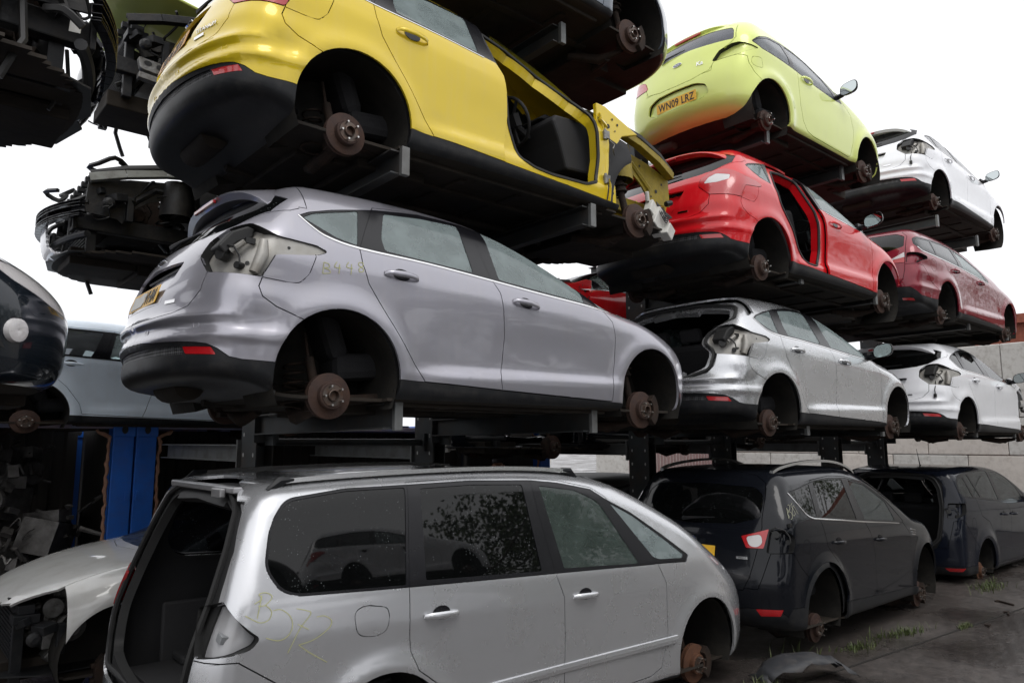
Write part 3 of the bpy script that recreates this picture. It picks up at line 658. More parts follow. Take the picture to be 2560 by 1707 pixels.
def liner(parent,sh,cx,cz,r,yo=.885,yi=.42,m=M_LIN,a0=-25,a1=205,name='arch_liner',zb=.12):
    """wheel-arch drum: inner lining and cap, both sides"""
    for s in(-1,1):
        b=MB(); A=[(cx+(r+.004)*math.cos(math.radians(a)),cz+(r+.004)*math.sin(math.radians(a))) for a in np.linspace(a0,a1,22)]
        n=len(A); V=[(x,s*(yo-.02),z) for x,z in A]+[(cx+(x-cx)*1.0,s*(yo+yi)/2,cz+(z-cz)*1.0) for x,z in A]+[(cx+(x-cx)*.97,s*yi,cz+(z-cz)*.97) for x,z in A]+[(cx,s*yi,cz-.05)]
        F=[(i+k*n,i+1+k*n,i+1+(k+1)*n,i+(k+1)*n) for i in range(n-1) for k in(0,1)]+[(2*n+i,2*n+i+1,3*n) for i in range(n-1)]
        b.add(V,F); b.build(name,m,parent,smooth=True,angle=50)
def scrawl(name,sh,strokes,m,parent,w=.006,s=-1):
    """chalk writing drawn on the body side: strokes of (x,z)"""
    V=[];F=[]
    for st in strokes:
        C=crv(st,5); P=onsurf(sh,[c[0] for c in C],[c[1] for c in C],off=.0025); N=sh.N(P*[1,1,1]); T=np.gradient(P,axis=0); T/=np.linalg.norm(T,axis=1,keepdims=True)+1e-9; U=np.cross(N,T); n0=len(V)
        for i in range(len(P)): V+= [P[i]-U[i]*w/2,P[i]+U[i]*w/2]
        F+=[(n0+2*i,n0+2*i+1,n0+2*i+3,n0+2*i+2) for i in range(len(P)-1)]
    return mesh_obj(name,V,F,m,parent)
# ---------------------------------------------------------------- five-door hatchback
def hatch_cuts():
    FD=[(1.05,1.43),(1.40,1.402),(1.70,1.300),(1.95,1.178),(2.09,1.10),(2.115,.98),(2.135,.925),(2.212,.851),(2.234,.737),(2.223,.566),(2.19,.394),(2.18,.262),(1.131,.296),(1.117,.358),(1.147,.469),(1.162,.64),(1.148,.806),(1.129,.926),(1.07,1.01),(1.05,1.2)]
    RD=[(.28,1.362),(.60,1.408),(.85,1.425),(1.05,1.43),(1.05,1.2),(1.07,1.01),(1.129,.926),(1.148,.806),(1.162,.64),(1.147,.469),(1.117,.358),(1.131,.296),(.551,.32),(.397,.531),(.27,.695),(.162,.849),(.124,.959),(.113,1.049),(.19,1.2)]
    DLO=[(-.222,1.193),(-.16,1.14),(-.072,1.088),(.123,1.056),(.581,1.041),(1.089,1.008),(1.491,.979),(1.941,.952),(2.44,.912),(2.30,.995),(2.004,1.150),(1.693,1.292),(1.418,1.385),(1.062,1.420),(.625,1.402),(.278,1.345),(0,1.278),(-.156,1.228)]
    FDI=[(1.10,1.37),(1.42,1.345),(1.70,1.245),(1.97,1.10),(2.07,1.02),(2.10,.85),(2.12,.60),(2.09,.42),(1.98,.345),(1.60,.33),(1.40,.345),(1.28,.42),(1.20,.60),(1.17,.80),(1.12,1.0)]
    RDI=[(.40,1.325),(.65,1.368),(.98,1.375),(1.0,1.0),(1.04,.80),(1.05,.55),(1.0,.42),(.90,.375),(.72,.385),(.60,.48),(.50,.66),(.36,.80),(.27,.90),(.26,1.08)]
    C=[('RD','side',crv(RD[:5],2)+RD[5:],None),('FD','side',FD,None),('DLO','side',DLO,None),('FDI','side',FDI,None),('RDI','side',RDI,None),
       ('GL','side',rnd([(-.20,1.188),(-.13,1.228),(.168,1.312),(.105,1.070),(-.02,1.096)],.02),None),
       ('GL','side',rnd([(.35,1.337),(.646,1.374),(.935,1.388),(.93,1.038),(.286,1.070),(.283,1.153)],.02),None),
       ('GL','side',rnd([(1.150,1.390),(1.45,1.352),(1.759,1.232),(1.98,1.120),(1.937,.965),(1.143,1.022)],.02),None),
       ('GL','side',rnd([(2.06,1.09),(2.36,.928),(2.10,.942)],.015),None),
       ('ARCH','side',archpoly(.01,.315,.368),None),('ARCH','side',archpoly(2.665,.315,.368),None),
       ('SILL','side',[(.30,.1),(.30,.324),(.55,.318),(1.13,.293),(2.30,.251),(2.40,.247),(2.40,.1)],None),
       ('CLAD','corner',[(-.65,.1),(-.65,.503),(-.45,.498),(-.342,.486),(-.2,.480),(-.098,.474),(.0,.466),(.062,.456),(.123,.431),(.184,.39),(.24,.378),(.37,.372),(.5,.37),(.5,.1)],lambda c:c.x<-.2),
       ('REFL','corner',rnd([(-.093,.452),(.09,.441),(.119,.400),(-.072,.412)],.008,3),lambda c:c.x<-.2),
       ('MESH','corner',[(-.65,.470),(-.3,.462),(-.105,.455),(-.085,.413),(-.3,.418),(-.65,.425)],lambda c:c.x<-.2),
       ('LAMP','corner',rnd([(.203,1.118),(.13,1.118),(.057,1.103),(-.036,1.034),(-.068,.94),(.011,.838),(.307,.808),(.356,.935),(.520,.964),(.566,.992),(.522,1.018),(.357,1.038)],.02),lambda c:c.x<.1),
       ('LAMPT','corner',rnd([(.22,1.035),(.10,1.065),(.03,1.03),(-.02,.965),(.09,.962),(.20,.985)],.015),lambda c:c.x<.1),
       ('FUEL','side',rnd([(-.372,.938),(-.151,.966),(-.193,.849),(-.241,.801),(-.291,.795),(-.440,.806)],.015),None),
       ('BUMP','corner',[(-.65,.1),(-.65,.64),(.05,.845),(.307,.806),(.297,.757),(.316,.705),(.37,.66),(.48,.608),(.6,.55),(.6,.1)],lambda c:c.x<-.15),
       ('TG','rear',[(-.05,.618),(.312,.620),(.50,.630),(.60,.66),(.672,.74),(.668,.838),(.56,.93),(.546,1.034),(.601,1.108),(.692,1.160),(.775,1.218),(.750,1.345),(.60,1.42),(-.05,1.50)],lambda c:c.x<-.16),
       ('RG','rear',[(-.05,1.062),(.30,1.068),(.50,1.088),(.62,1.122),(.735,1.205),(.715,1.30),(.60,1.345),(-.05,1.372)],lambda c:c.x<-.16),
       ('PL','rear',rnd([(-.05,.700),(.325,.706),(.415,.930),(-.05,.945)],[0,.02,.02,0]),lambda c:c.x<-.16),
       ('WS','front',[(-.05,.985),(.4,.98),(.72,.960),(.66,1.22),(.60,1.395),(-.05,1.435)],lambda c:c.x>1.2 and c.z>.96),
       ('BON','top',[(2.54,-.05),(2.46,.4),(2.33,.66),(2.6,.735),(3.05,.70),(3.30,.55),(3.42,.3),(3.45,-.05)],lambda c:c.z>.7),
       ('HEAD','fcorner',rnd([(1.60,.76),(2.02,.70),(2.30,.60),(2.25,.54),(1.95,.58),(1.72,.66)],.03),lambda c:c.x>2.7),
       ('FEND','side',[(2.135,1.2),(2.135,.925),(2.212,.851),(2.234,.737),(2.223,.566),(2.19,.394),(2.18,.05),(4,.05),(4,1.2)],None)]
    return C
_cache={}
def tgi(cf): return ('TGI','rear',[(-.05,cf['apz'][0]),(-.05,cf['apz'][1])]+rnd([(a*.955-.01,(b-cf['apz'][2])*.95+cf['apz'][2]) for a,b in cf['seal']],.04),lambda c:c.x<-.15)
def get_shell(key,shape,cuts,**k):
    if key not in _cache: _cache[key]=Shell(Shape(shape) if isinstance(shape,dict) else shape,cuts(),**k)
    return _cache[key]
def spoiler(S,parent,m,x0=-.11,x1=-.47,z0=1.455,z1=1.408,w0=.60,w1=.66,lamp=True):
    """roof spoiler lip over the tailgate glass with high-level lamp"""
    V=[];F=[];ys=np.linspace(-1,1,25); sec=None
    for y in ys:
        a=abs(y); yy=y*w1; k=yy*yy*.17+.18*yy**4
        xe=x1+k*1.15; xs=x0+k*.5-.02; ze=z1-.075*yy*yy-.10*a**5; zs=float(S.sh.ztop(xs))-.045*yy*yy-.06*a**6+.004
        zm=(ze+zs)/2+.008
        V+=[(xs,yy,zs),((xs+xe)/2,yy,zm),(xe+.01,yy,ze+.003),(xe,yy,ze-.010),(xe+.03,yy,ze-.045),(xs-.02,yy,zs-.09)]
    n=6
    for i in range(len(ys)-1):
        for k in range(n): F.append((i*n+k,i*n+(k+1)%n,(i+1)*n+(k+1)%n,(i+1)*n+k))
    F+=[tuple(range(n)),tuple((len(ys)-1)*n+k for k in range(n))[::-1]]
    b=MB(); b.add(V,F); o=b.build('roof_spoiler',m,parent,smooth=True,angle=50)
    if lamp:
        b=MB(); z=z1-.030; b.box((x1+.004,0,z),(.02,.34,.022)); b.build('brake_lamp',M_REDL,o,bevel=.004)
    return o
def car(cf,loc,P,label,tilt=0.,yaw=0.,miss=(),lampmat=True,glassm=None,rearglass=None,qgl=None,rgl=None,hubz=.22,mirrors='R',plate_=None,group=None,handle_m=None,name=None,extra=None,full=True,dk=False,chrome=True,gl2=None):
    g=cf.get; S=get_shell(cf['key'],cf['shape'],lambda:cf['cuts']()+[tgi(cf)],**cf.get('res',{})); sh=S.sh; H=S.has; WB=sh.wb; zu=sh.zbot+.015; hf=cf.get('hf',.80); AR=cf['arch']
    T=empty(name or cf['name'],loc,label,'car',group,rot=(0,-tilt,yaw)); G=glassm or G_TEAL; RG=rearglass or G_DARK
    nofront='front' in miss; nofend='fender' in miss
    side=lambda l,c:True
    glz=lambda l:H(l,'GL')
    front_gone=lambda c,l:(nofront and c[0]>cf['xf'] and H(l,'FEND') and not H(l,'WS') and c[2]<1.02) or ('bumper' in miss and c[0]>WB+.36 and not H(l,'BON'))
    LOW=lambda c:'zr' in sh.__dict__ and c[0]<-.36 and c[2]<.35
    def body(l,c,s):
        if LOW(c): return False
        if H(l,'ARCH') or H(l,'TG') or H(l,'WS') or H(l,'BON') or H(l,'LAMP'): return False
        if H(l,'FD') or H(l,'RD') or H(l,'DLO') or H(l,'FUEL'): return False
        if (H(l,'BUMP') and c[0]<0) or H(l,'GUT') or ('fender' in miss and H(l,'FEND') and c[0]>cf['xf'] and not H(l,'WS')): return False
        if H(l,'SILL') or H(l,'CLAD') or (H(l,'HEAD')): return False
        if front_gone(c,l) or c[2]<zu: return False
        return True
    mk=lambda n,pr,m,par=T,side='R',**k: part_obj(n,S.part(pr,side,**k),m,par)
    B=mk('body_shell',lambda l,c:body(l,c,0),P,side='B')
    mk('underbody',lambda l,c:c[2]<zu and not H(l,'ARCH') and not front_gone(c,l),M_UND,side='B',inset=0)
    mk('rear_bumper',lambda l,c:H(l,'BUMP') and c[0]<0 and not(LOW(c) or H(l,'PL') or H(l,'TG') or H(l,'GUT') or H(l,'LAMP') or H(l,'CLAD') or H(l,'ARCH') or c[2]<zu),P,side='B')
    if 'PL' in S.bits: mk('plate_recess',lambda l,c:H(l,'PL') and H(l,'BUMP') and not H(l,'TG'),P,side='B',inset=0,off=cf.get('plo',0),flange=0)
    bc=mk('bumper_cladding',lambda l,c:(H(l,'CLAD') or LOW(c)) and c[0]<0 and not(H(l,'REFL') or H(l,'MESH') or H(l,'ARCH') or c[2]<zu),M_BLK,side='B',inset=.001,off=.002)
    mk('bumper_mesh',lambda l,c:H(l,'CLAD') and H(l,'MESH') and not H(l,'REFL'),M_GRID,par=bc,side='B',inset=0,off=-.006,flange=0)
    for s in 'RL':
        if 'GUT' in S.bits: mk('pillar_gutter',lambda l,c:H(l,'GUT') and not H(l,'TG'),M_GUT if s=='R' else M_RUB,side=s,inset=-.002,off=-.030,flange=0)
        mk('reflector',lambda l,c:H(l,'REFL'),M_REDL,par=bc,side=s,inset=.001,off=.003)
        mk('sill_cladding',lambda l,c:H(l,'SILL') and not(H(l,'ARCH') or c[2]<zu),M_BLK,side=s,inset=.001,off=.003)
        sg_=-1 if s=='R' else 1
        hm=handle_m or P
        if 'fd_'+s not in miss:
            d=mk('front_door',lambda l,c:H(l,'FD') and not(H(l,'DLO') or H(l,'SILL') or H(l,'ARCH')),P,side=s)
            t=mk('window_frame',lambda l,c:H(l,'FD') and H(l,'DLO') and not glz(l),M_GLB,par=d,side=s,inset=.001,off=-.002)
            mk('window_glass',lambda l,c:H(l,'FD') and glz(l),gl2 or G,par=d,side=s,inset=0,off=-.006,flange=0)
            handle(sh,*cf['hd'][0],hm,d,sg_)
            if s in mirrors: mirror(d,cf['mir'][0],sg_*cf['mir'][1],cf['mir'][2],sg_,M_GLB)
        if 'RD' in S.bits and 'rd_'+s not in miss:
            d=mk('rear_door',lambda l,c:H(l,'RD') and not(H(l,'DLO') or H(l,'SILL') or H(l,'ARCH')),P,side=s)
            t=mk('window_frame',lambda l,c:H(l,'RD') and H(l,'DLO') and not glz(l),M_GLB,par=d,side=s,inset=.001,off=-.002)
            mk('window_glass',lambda l,c:H(l,'RD') and glz(l),rgl or G,par=d,side=s,inset=0,off=-.006,flange=0)
            handle(sh,*cf['hd'][1],hm,d,sg_)
        for key,a,i_ in(('fd_','FD','FDI'),('rd_','RD','RDI')):
            if key+s in miss and a in S.bits:
                mk('door_aperture',lambda l,c,a=a,i_=i_:H(l,a) and not H(l,i_) and not H(l,'SILL') and not H(l,'ARCH'),P,side=s,inset=-.004,off=-.035,flange=.09)
                C=[(x,z) for x,z in (rnd([q for q in cf['cuts']() if q[0]==i_][0][2],.05))]
                A=onsurf(sh,[c[0] for c in C],[c[1] for c in C],off=-.040)*[1,1 if s=='R' else -1,1]
                MB().tube([tuple(p) for p in A],.014,6,close=True).build('door_seal',M_RUB,T,smooth=True)
        for nm,lo_,hi_ in(('',-9,1.2),('front_',1.2,9)):
            mk(nm+'pillar_trim',lambda l,c:H(l,'DLO') and not glz(l) and not H(l,'FD') and not H(l,'RD') and lo_<c[0]<hi_,M_GLB,side=s,inset=.001,off=-.002)
            mk(nm+'quarter_glass',lambda l,c:glz(l) and not H(l,'FD') and not H(l,'RD') and lo_<c[0]<hi_,G,side=s,inset=0,off=-.006,flange=0) if lo_>0 else mk('quarter_glass',lambda l,c:glz(l) and not H(l,'FD') and not H(l,'RD') and c[0]<hi_,qgl or rgl or G,side=s,inset=0,off=-.006,flange=0)
        if 'fuel' not in miss: mk('fuel_flap',lambda l,c:H(l,'FUEL') and not H(l,'LAMP'),P,side=s,inset=.0018)
        if chrome and 'chrome' in cf: 
            pts=crv(cf['chrome'],4)
            if 'fd_'+s in miss: pts=[p for p in pts if p[0]<1.06]
            if 'rd_'+s in miss: pts=[p for p in pts if p[0]>1.1]
            strip('chrome_strip',sh,pts,.014,.004,M_CHR,T,sg_)
        if 'LAMP' not in S.bits: pass
        elif 'lamp_'+s in miss:
            RM=cf.get('recm') or (P if dk else M_PRIM); xr=cf.get('xr',-.40); r=mk('lamp_recess',lambda l,c:H(l,'LAMP'),RM,side=s,inset=-.002,off=lambda V:-.012-.045*sg((xr-V[:,0])/.012),flange=0)
            a=S.part(lambda l,c:H(l,'LAMP'),s,inset=-.002,off=0,flange=.052)
            V,F,NN=a; nf=[i for i,f in enumerate(F) if len(f)==4]; k=sum(1 for f in S.part(lambda l,c:H(l,'LAMP'),s,flange=0)[1]); 
            st=sum(len(f) for f in F[:k]); part_obj('recess_wall',(V,F[k:],NN[st:]),M_RUB,r)
            if cf['key']=='hatch':
                fb=MB(); yy=lambda x,z:float(onsurf(sh,[x],[z],off=-.03)[0][1])*(-sg_)
                fb.tube([(-.42,yy(-.42,1.0)*1,1.01),(-.43,yy(-.43,.95),.93),(-.47,yy(-.47,.84),.83)],[.022,.034,.026],10); fb.tube([(-.50,yy(-.5,1.0)+sg_*-.0,1.0),(-.55,yy(-.55,.95)-sg_*.02,.95)],[.015,.02],8)
                fb.build('pressed_fold',RM,r,smooth=True)
                fb=MB(); fb.prism([(-.62,.97),(-.55,1.06),(-.47,1.10),(-.43,1.09),(-.44,1.04),(-.52,1.0),(-.58,.93)],sg_*.60,sg_*.73); fb.build('dark_filler',M_RUB,r,bevel=.01)
                hb=MB()
                for (x_,z_,k_) in((-.30,.985,.9),(-.52,.90,1.2),(-.49,1.035,.8),(-.47,.86,1.),(-.50,.865,.7)):
                    C_=onsurf(sh,[x_+.010*k_*math.cos(t) for t in np.linspace(0,6.28,9)[:-1]],[z_+.010*k_*math.sin(t) for t in np.linspace(0,6.28,9)[:-1]],off=-.010 if x_>-.4 else -.052)*[1,-sg_*1,1]; hb.add([tuple(p) for p in C_],[tuple(range(8))])
                hb.build('fixing_hole',M_RUB,r)
            if cf.get('nobulb'): continue
            q=MB(); lo=cf.get('lo',(0,0,0))
            q.tube([(-.56,sg_*.68,.93),(-.60,sg_*.70,.935)],.032,12); q.tube([(-.50,sg_*.76,.87),(-.54,sg_*.78,.87)],.02,10); q.box((-.47,sg_*.77,1.01),(.05,.02,.03))
            q.tube([(-.57,sg_*.67,.94),(-.60,sg_*.64,.96),(-.59,sg_*.70,.99),(-.55,sg_*.76,.97),(-.53,sg_*.79,.92),(-.53,sg_*.80,.87)],.006,6)
            if 'dangle' in miss and s=='R': q.tube([(-.56,-.72,.88),(-.60,-.735,.83),(-.66,-.74,.76),(-.665,-.745,.70)],.006,6); q.box((-.668,-.745,.68),(.03,.03,.045))
            q.V=[(v[0]+lo[0],v[1]+sg_*lo[1],v[2]+lo[2]) for v in q.V]; q.build('bulb_holder',M_WIRE,r,smooth=True)
        else:
            L=mk('tail_lamp',lambda l,c:H(l,'LAMP') and not H(l,'LAMPT'),M_REDL,side=s,inset=.002,off=.004)
            mk('lamp_lens',lambda l,c:H(l,'LAMP') and H(l,'LAMPT'),M_CLRL,par=L,side=s,inset=.0,off=.004)
    if 'tailgate' not in miss:
        t=mk('tailgate',lambda l,c:H(l,'TG') and not H(l,'RG') and not H(l,'LAMP') and not H(l,'PL') and not H(l,'TL'),P,side='B')
        mk('plate_recess',lambda l,c:H(l,'PL') and H(l,'TG'),P,par=t,side='B',inset=0,off=cf.get('plo',0),flange=0)
        mk('rear_screen',lambda l,c:H(l,'TG') and H(l,'RG'),RG,par=t,side='B',inset=0,off=-.004,flange=0)
        if 'spoil' in cf: spoiler(S,t,P,**cf['spoil'])
        badge_oval(sh,t,*cf['badge'])
        if 'TL' in S.bits:
            for s in 'RL':
                q=mk('tail_lamp',lambda l,c:H(l,'TL') and not H(l,'TLC'),M_REDL,par=t,side=s,inset=.002,off=.005); mk('lamp_lens',lambda l,c:H(l,'TL') and H(l,'TLC'),M_CLRL,par=q,side=s,inset=0,off=.006)
        WY,WZ=cf['wip']
        b=MB(); b.tube([tuple(onrear(sh,[WY],[WZ],off=.02)[0]),tuple(onrear(sh,[WY-.12],[WZ+.012],off=.022)[0]),tuple(onrear(sh,[WY-.32],[WZ+.03],off=.014)[0])],[.02,.010,.005],6); b.build('rear_wiper',M_BLK,t,smooth=True)
        if 'bar' in cf: b=MB(); b.box(*cf['bar']); b.build('plate_lamp_bar',M_BLK,t,bevel=.004)
        if plate_: plate(sh,t,cf['pl'][0],cf['pl'][1],off=cf['pl'][2],txt=plate_[0],**plate_[1])
        for (y,z,ww,hh) in cf.get('tb',[(-.44,.70,.10,.018)]):
            b=MB(); P1=onrear(sh,[y],[z])[0]; n1=sh.N(P1[None])[0]; M=rear_frame(P1+n1*.003,n1); b.box((0,0,0),(ww,hh,.004)); b.V=[tuple(M@Vector(v)) for v in b.V]; b.build('trim_badge',M_CHR,t)
    else:
        b=MB(); C=cf['seal']; C=rnd(C+[(-a,b) for a,b in C[::-1]],.05,4)
        A=onrear(sh,[c[0] for c in C],[c[1] for c in C],off=-.02); b.tube([tuple(p) for p in A],.016,6,close=True); b.build('boot_seal',M_RUB,T,smooth=True)
        mk('boot_aperture',lambda l,c:H(l,'TG') and not H(l,'TGI'),M_RUB if cf['key'] in('mpv','cmax') else P,side='B',inset=-.003,off=-.045,flange=.05)
    for y in cf.get('sens',()):
        A=onrear(sh,[y],[cf['sz']],off=.001)[0]; n=sh.N(np.array([A[0],-abs(A[1]),A[2]])[None])[0]; n=n*[1,1 if y<0 else -1,1]
        M=rear_frame(A,n); b=MB(); b.lathe([(.0225,0),(.0225,.002),(.018,.0025),(.017,.0005),(.001,.0005)],'z',n=20); b.V=[tuple(M@Vector(v)) for v in b.V]; b.build('parking_sensor',P,T,smooth=True)
    if 'screen' not in miss: mk('windscreen',lambda l,c:H(l,'WS'),G_CLEAR if not nofront else glass('misted_windscreen',(.55,.66,.62),haze=.22,hcol=(.30,.36,.33)),side='B',inset=0,off=-.004,flange=0)
    if not nofront and 'bonnet' not in miss: mk('bonnet',lambda l,c:H(l,'BON') and not front_gone(c,l),P,side='B',warp=(lambda V:V+np.stack([0*V[:,0],0*V[:,0],np.clip(V[:,0]-2.35,0,2)*.0+.0],-1)))
    if not nofront and 'bumper' not in miss:
        for s in 'RL': mk('headlamp',lambda l,c:H(l,'HEAD'),M_CLRL,side=s,inset=.002)
    # lining seen through glass and openings
    def trim(l,c,s):
        if H(l,'ARCH') or glz(l) or H(l,'WS') or H(l,'TG') and H(l,'RG') or c[2]<zu or c[0]>WB-.15: return False
        if 'tailgate' in miss and H(l,'TG'): return False
        if (H(l,'FD') and 'fd_'+s in miss) or (H(l,'RD') and 'rd_'+s in miss): return False
        if H(l,'LAMP') and 'lamp_'+s in miss: return False
        return True
    for s in 'RL': mk('cabin_lining',lambda l,c,s=s:trim(l,c,s),M_TRIM,side=s,inset=-.002,off=-.055 if True else 0,flange=0)
    yo=cf.get('yo',.885)
    liner(T,sh,*AR[0],yo=yo)
    if 'bumper' in miss and not nofront: liner(T,sh,*AR[1],a0=-60,a1=200,yo=yo-.03,name='torn_liner')
    elif not nofront: liner(T,sh,*AR[1],yo=yo)
    for s in(-1,1):
        brake(T,.0,s*hf,hubz,cf.get('rr_',.126),s,rust=cf.get('rust',M_RUST),n=cf.get('nst',5)); brake(T,WB,s*hf,hubz,.142,s,caliper=True,rust=cf.get('rustf',M_RUST),n=cf.get('nst',5))
        rear_susp(T,0,s*hf,hubz,s,full); front_susp(T,WB,s*hf,hubz,s,full)
    underbody(T,WB,sh.hw,zu,cf.get('ux0',-.70),cf.get('ux1',WB+.5))
    if 'cabin' not in miss: cabin(T,*cf['cab'][0],**cf['cab'][1])
    if WB>2.5 and 'front' in miss: bare_front(T,P)
    for s in(-1,1):
        if 'mould' in cf: strip('side_moulding',sh,cf['mould'][0],cf['mould'][1],.014,P if cf['mould'][2] else M_BLK,T,s)
    return T,S
def grid_mat():
    m=bpy.data.materials.new('bumper_honeycomb'); m.use_nodes=True; nt=m.node_tree; b=nt.nodes['Principled BSDF']; b.inputs['Roughness'].default_value=.5
    t=nt.nodes.new('ShaderNodeTexCoord'); v=nt.nodes.new('ShaderNodeTexVoronoi'); v.inputs['Scale'].default_value=60; v.inputs['Randomness'].default_value=0
    nt.links.new(t.outputs['Object'],v.inputs['Vector']); r=nt.nodes.new('ShaderNodeValToRGB'); r.color_ramp.elements[0].position=.35; r.color_ramp.elements[1].position=.6
    r.color_ramp.elements[0].color=(.004,.004,.004,1); r.color_ramp.elements[1].color=(.06,.06,.065,1); nt.links.new(v.outputs['Distance'],r.inputs[0]); nt.links.new(r.outputs[0],b.inputs['Base Color'])
    bp=nt.nodes.new('ShaderNodeBump'); bp.inputs['Distance'].default_value=.006; nt.links.new(v.outputs['Distance'],bp.inputs['Height']); nt.links.new(bp.outputs[0],b.inputs['Normal']); return m
M_GRID=grid_mat()
M_GUT=mat('bare_silver_gutter',(.36,.36,.37),.35,metal=.4,coat=.5,dirt=((.2,.19,.17),.4))
P_GREY=paint('lavender_grey_paint',(.37,.365,.41),metal=.55,rough=.30,drops=.12)
P_YEL=paint('mustard_yellow_paint',(.68,.50,.015),metal=.2,rough=.3,dirty=.08)
P_RED=paint('bright_red_paint',(.60,.006,.012),metal=.0,rough=.35,dirty=.04,drops=.1)
P_WHT=paint('white_paint',(.82,.83,.86),rough=.35,dirty=.08,drops=.1)
P_SIL=paint('silver_paint',(.62,.63,.65),metal=.75,rough=.27,drops=.05)
P_LIME=paint('lime_paint',(.66,.74,.20),metal=.1,rough=.35,dirty=.05)

HATCH=dict(key='hatch',name='hatchback',shape=FOCUS,cuts=hatch_cuts,res=dict(nc=36,nf=96),arch=((.01,.315,.368),(2.665,.315,.368)),xf=2.20,
 hd=((1.345,.875,-.10),(.375,.922,-.04)),mir=(2.02,.86,.985),chrome=[(-.222,1.196),(-.15,1.130),(-.065,1.082),(.123,1.050),(.581,1.034),(1.089,1.001),(1.491,.972),(1.941,.945),(2.41,.908)],
 spoil={},badge=(0,1.0),wip=(0,1.085),plo=lambda V:-.055*np.clip((V[:,2]-.70)/.22,0,1),pl=(0,.775,-.012),bar=((-.645,0,.918),(.05,.60,.018)),
 seal=[(.30,1.385),(.66,1.33),(.70,1.20),(.53,1.04),(.53,.96),(.64,.86),(.62,.70),(.40,.63)],apz=(.66,1.36,1.0),sens=(-.68,-.22,.22,.68),sz=.555,cab=((2.05,.94),{}))
# ---------------------------------------------------------------- people carrier
def sh_(pts,dx=0,dz=0): return [(a+dx,b+dz) for a,b in pts]
def mpv_cuts():
    return [('FD','side',[(1.19,1.668),(1.437,1.643),(1.75,1.585),(1.875,1.515),(2.263,1.038),(2.34,.893),(2.338,.717),(2.341,.53),(2.271,.319),(2.15,.28),(1.29,.27),(1.292,.41),(1.298,.70),(1.296,.929),(1.24,1.075),(1.20,1.45)],None),
    ('RD','side',[(.237,1.672),(.70,1.682),(1.19,1.668),(1.20,1.45),(1.24,1.075),(1.296,.929),(1.298,.70),(1.292,.41),(1.29,.27),(.42,.27),(.36,.50),(.307,.613),(.19,.70),(.145,.80),(.139,.90),(.145,1.122),(.20,1.45)],None),
    ('DLO','side',[(.232,1.657),(.70,1.665),(1.19,1.651),(1.437,1.627),(1.745,1.572),(1.870,1.500),(2.105,1.395),(2.365,1.240),(2.655,1.055),(2.61,1.010),(2.332,1.028),(2.263,1.03),(1.228,1.078),(.141,1.127)],None),
    ('DLO','side',rnd([(-.633,1.295),(-.590,1.490),(-.505,1.612),(-.16,1.651),(.232,1.657),(.141,1.127),(-.485,1.158),(-.570,1.190)],[.05,.05,.06,.05,0,0,.03,.04]),None),
    ('GL','side',rnd([(-.620,1.298),(-.578,1.484),(-.498,1.600),(-.16,1.640),(.215,1.644),(.128,1.140),(-.480,1.170),(-.557,1.198)],[.05,.05,.06,.05,.01,.01,.03,.04]),None),
    ('GL','side',rnd([(.318,1.634),(.7,1.642),(1.109,1.628),(1.126,1.105),(.261,1.150)],.012),None),
    ('GL','side',rnd([(1.258,1.615),(1.587,1.574),(1.795,1.485),(2.064,1.055),(1.325,1.10)],[.01,.03,.05,.02,.01]),None),
    ('GL','side',rnd([(1.91,1.470),(2.12,1.372),(2.36,1.222),(2.600,1.064),(2.575,1.042),(2.30,1.060),(2.235,1.082)],.012),None),
    ('ARCH','side',archpoly(0,.34,.378),None),('ARCH','side',archpoly(2.840,.345,.378),None),
    ('FUEL','side',rnd([(-.187,1.045),(-.125,1.070),(.005,1.045),(.018,.995),(0,.925),(-.075,.908),(-.172,.931)],.04),None),
    ('LAMP','corner',rnd([(-.008,1.157),(.168,.994),(.150,.955),(.076,.935),(-.116,.915),(-.15,1.12)],.015),lambda c:c.x<0),
    ('GUT','corner',[(-.10,1.60),(-.022,1.60),(-.009,1.35),(-.008,1.157),(-.15,1.12),(-.116,.915),(-.24,.90),(-.24,1.20),(-.18,1.45)],lambda c:c.x<0),
    ('TG','rear',[(-.05,.60),(.60,.60),(.72,.66),(.745,.92),(.745,1.15),(.70,1.38),(.62,1.56),(.50,1.665),(-.05,1.74)],lambda c:c.x<-.4),
    ('BUMP','corner',[(-.85,.1),(-.85,.60),(-.20,.60),(-.13,.905),(.10,.90),(.30,.72),(.42,.60),(.42,.1)],lambda c:c.x<-.2),
    ('SILL','side',[(.36,.1),(.36,.235),(2.5,.235),(2.5,.1)],None),
    ('WS','front',[(-.05,1.10),(.4,1.09),(.74,1.06),(.70,1.30),(.62,1.56),(-.05,1.66)],lambda c:c.x>1.7 and c.z>1.05),
    ('BON','top',[(3.30,-.05),(3.22,.4),(3.05,.68),(3.3,.72),(3.5,.66),(3.66,.45),(3.73,-.05)],lambda c:c.z>.8),
    ('HEAD','fcorner',rnd([(1.85,.86),(2.2,.80),(2.45,.68),(2.35,.62),(2.1,.66),(1.9,.74)],.03),lambda c:c.x>3.0),
    ('FEND','side',[(2.3,1.2),(2.3,.1),(4,.1),(4,1.2)],None)]
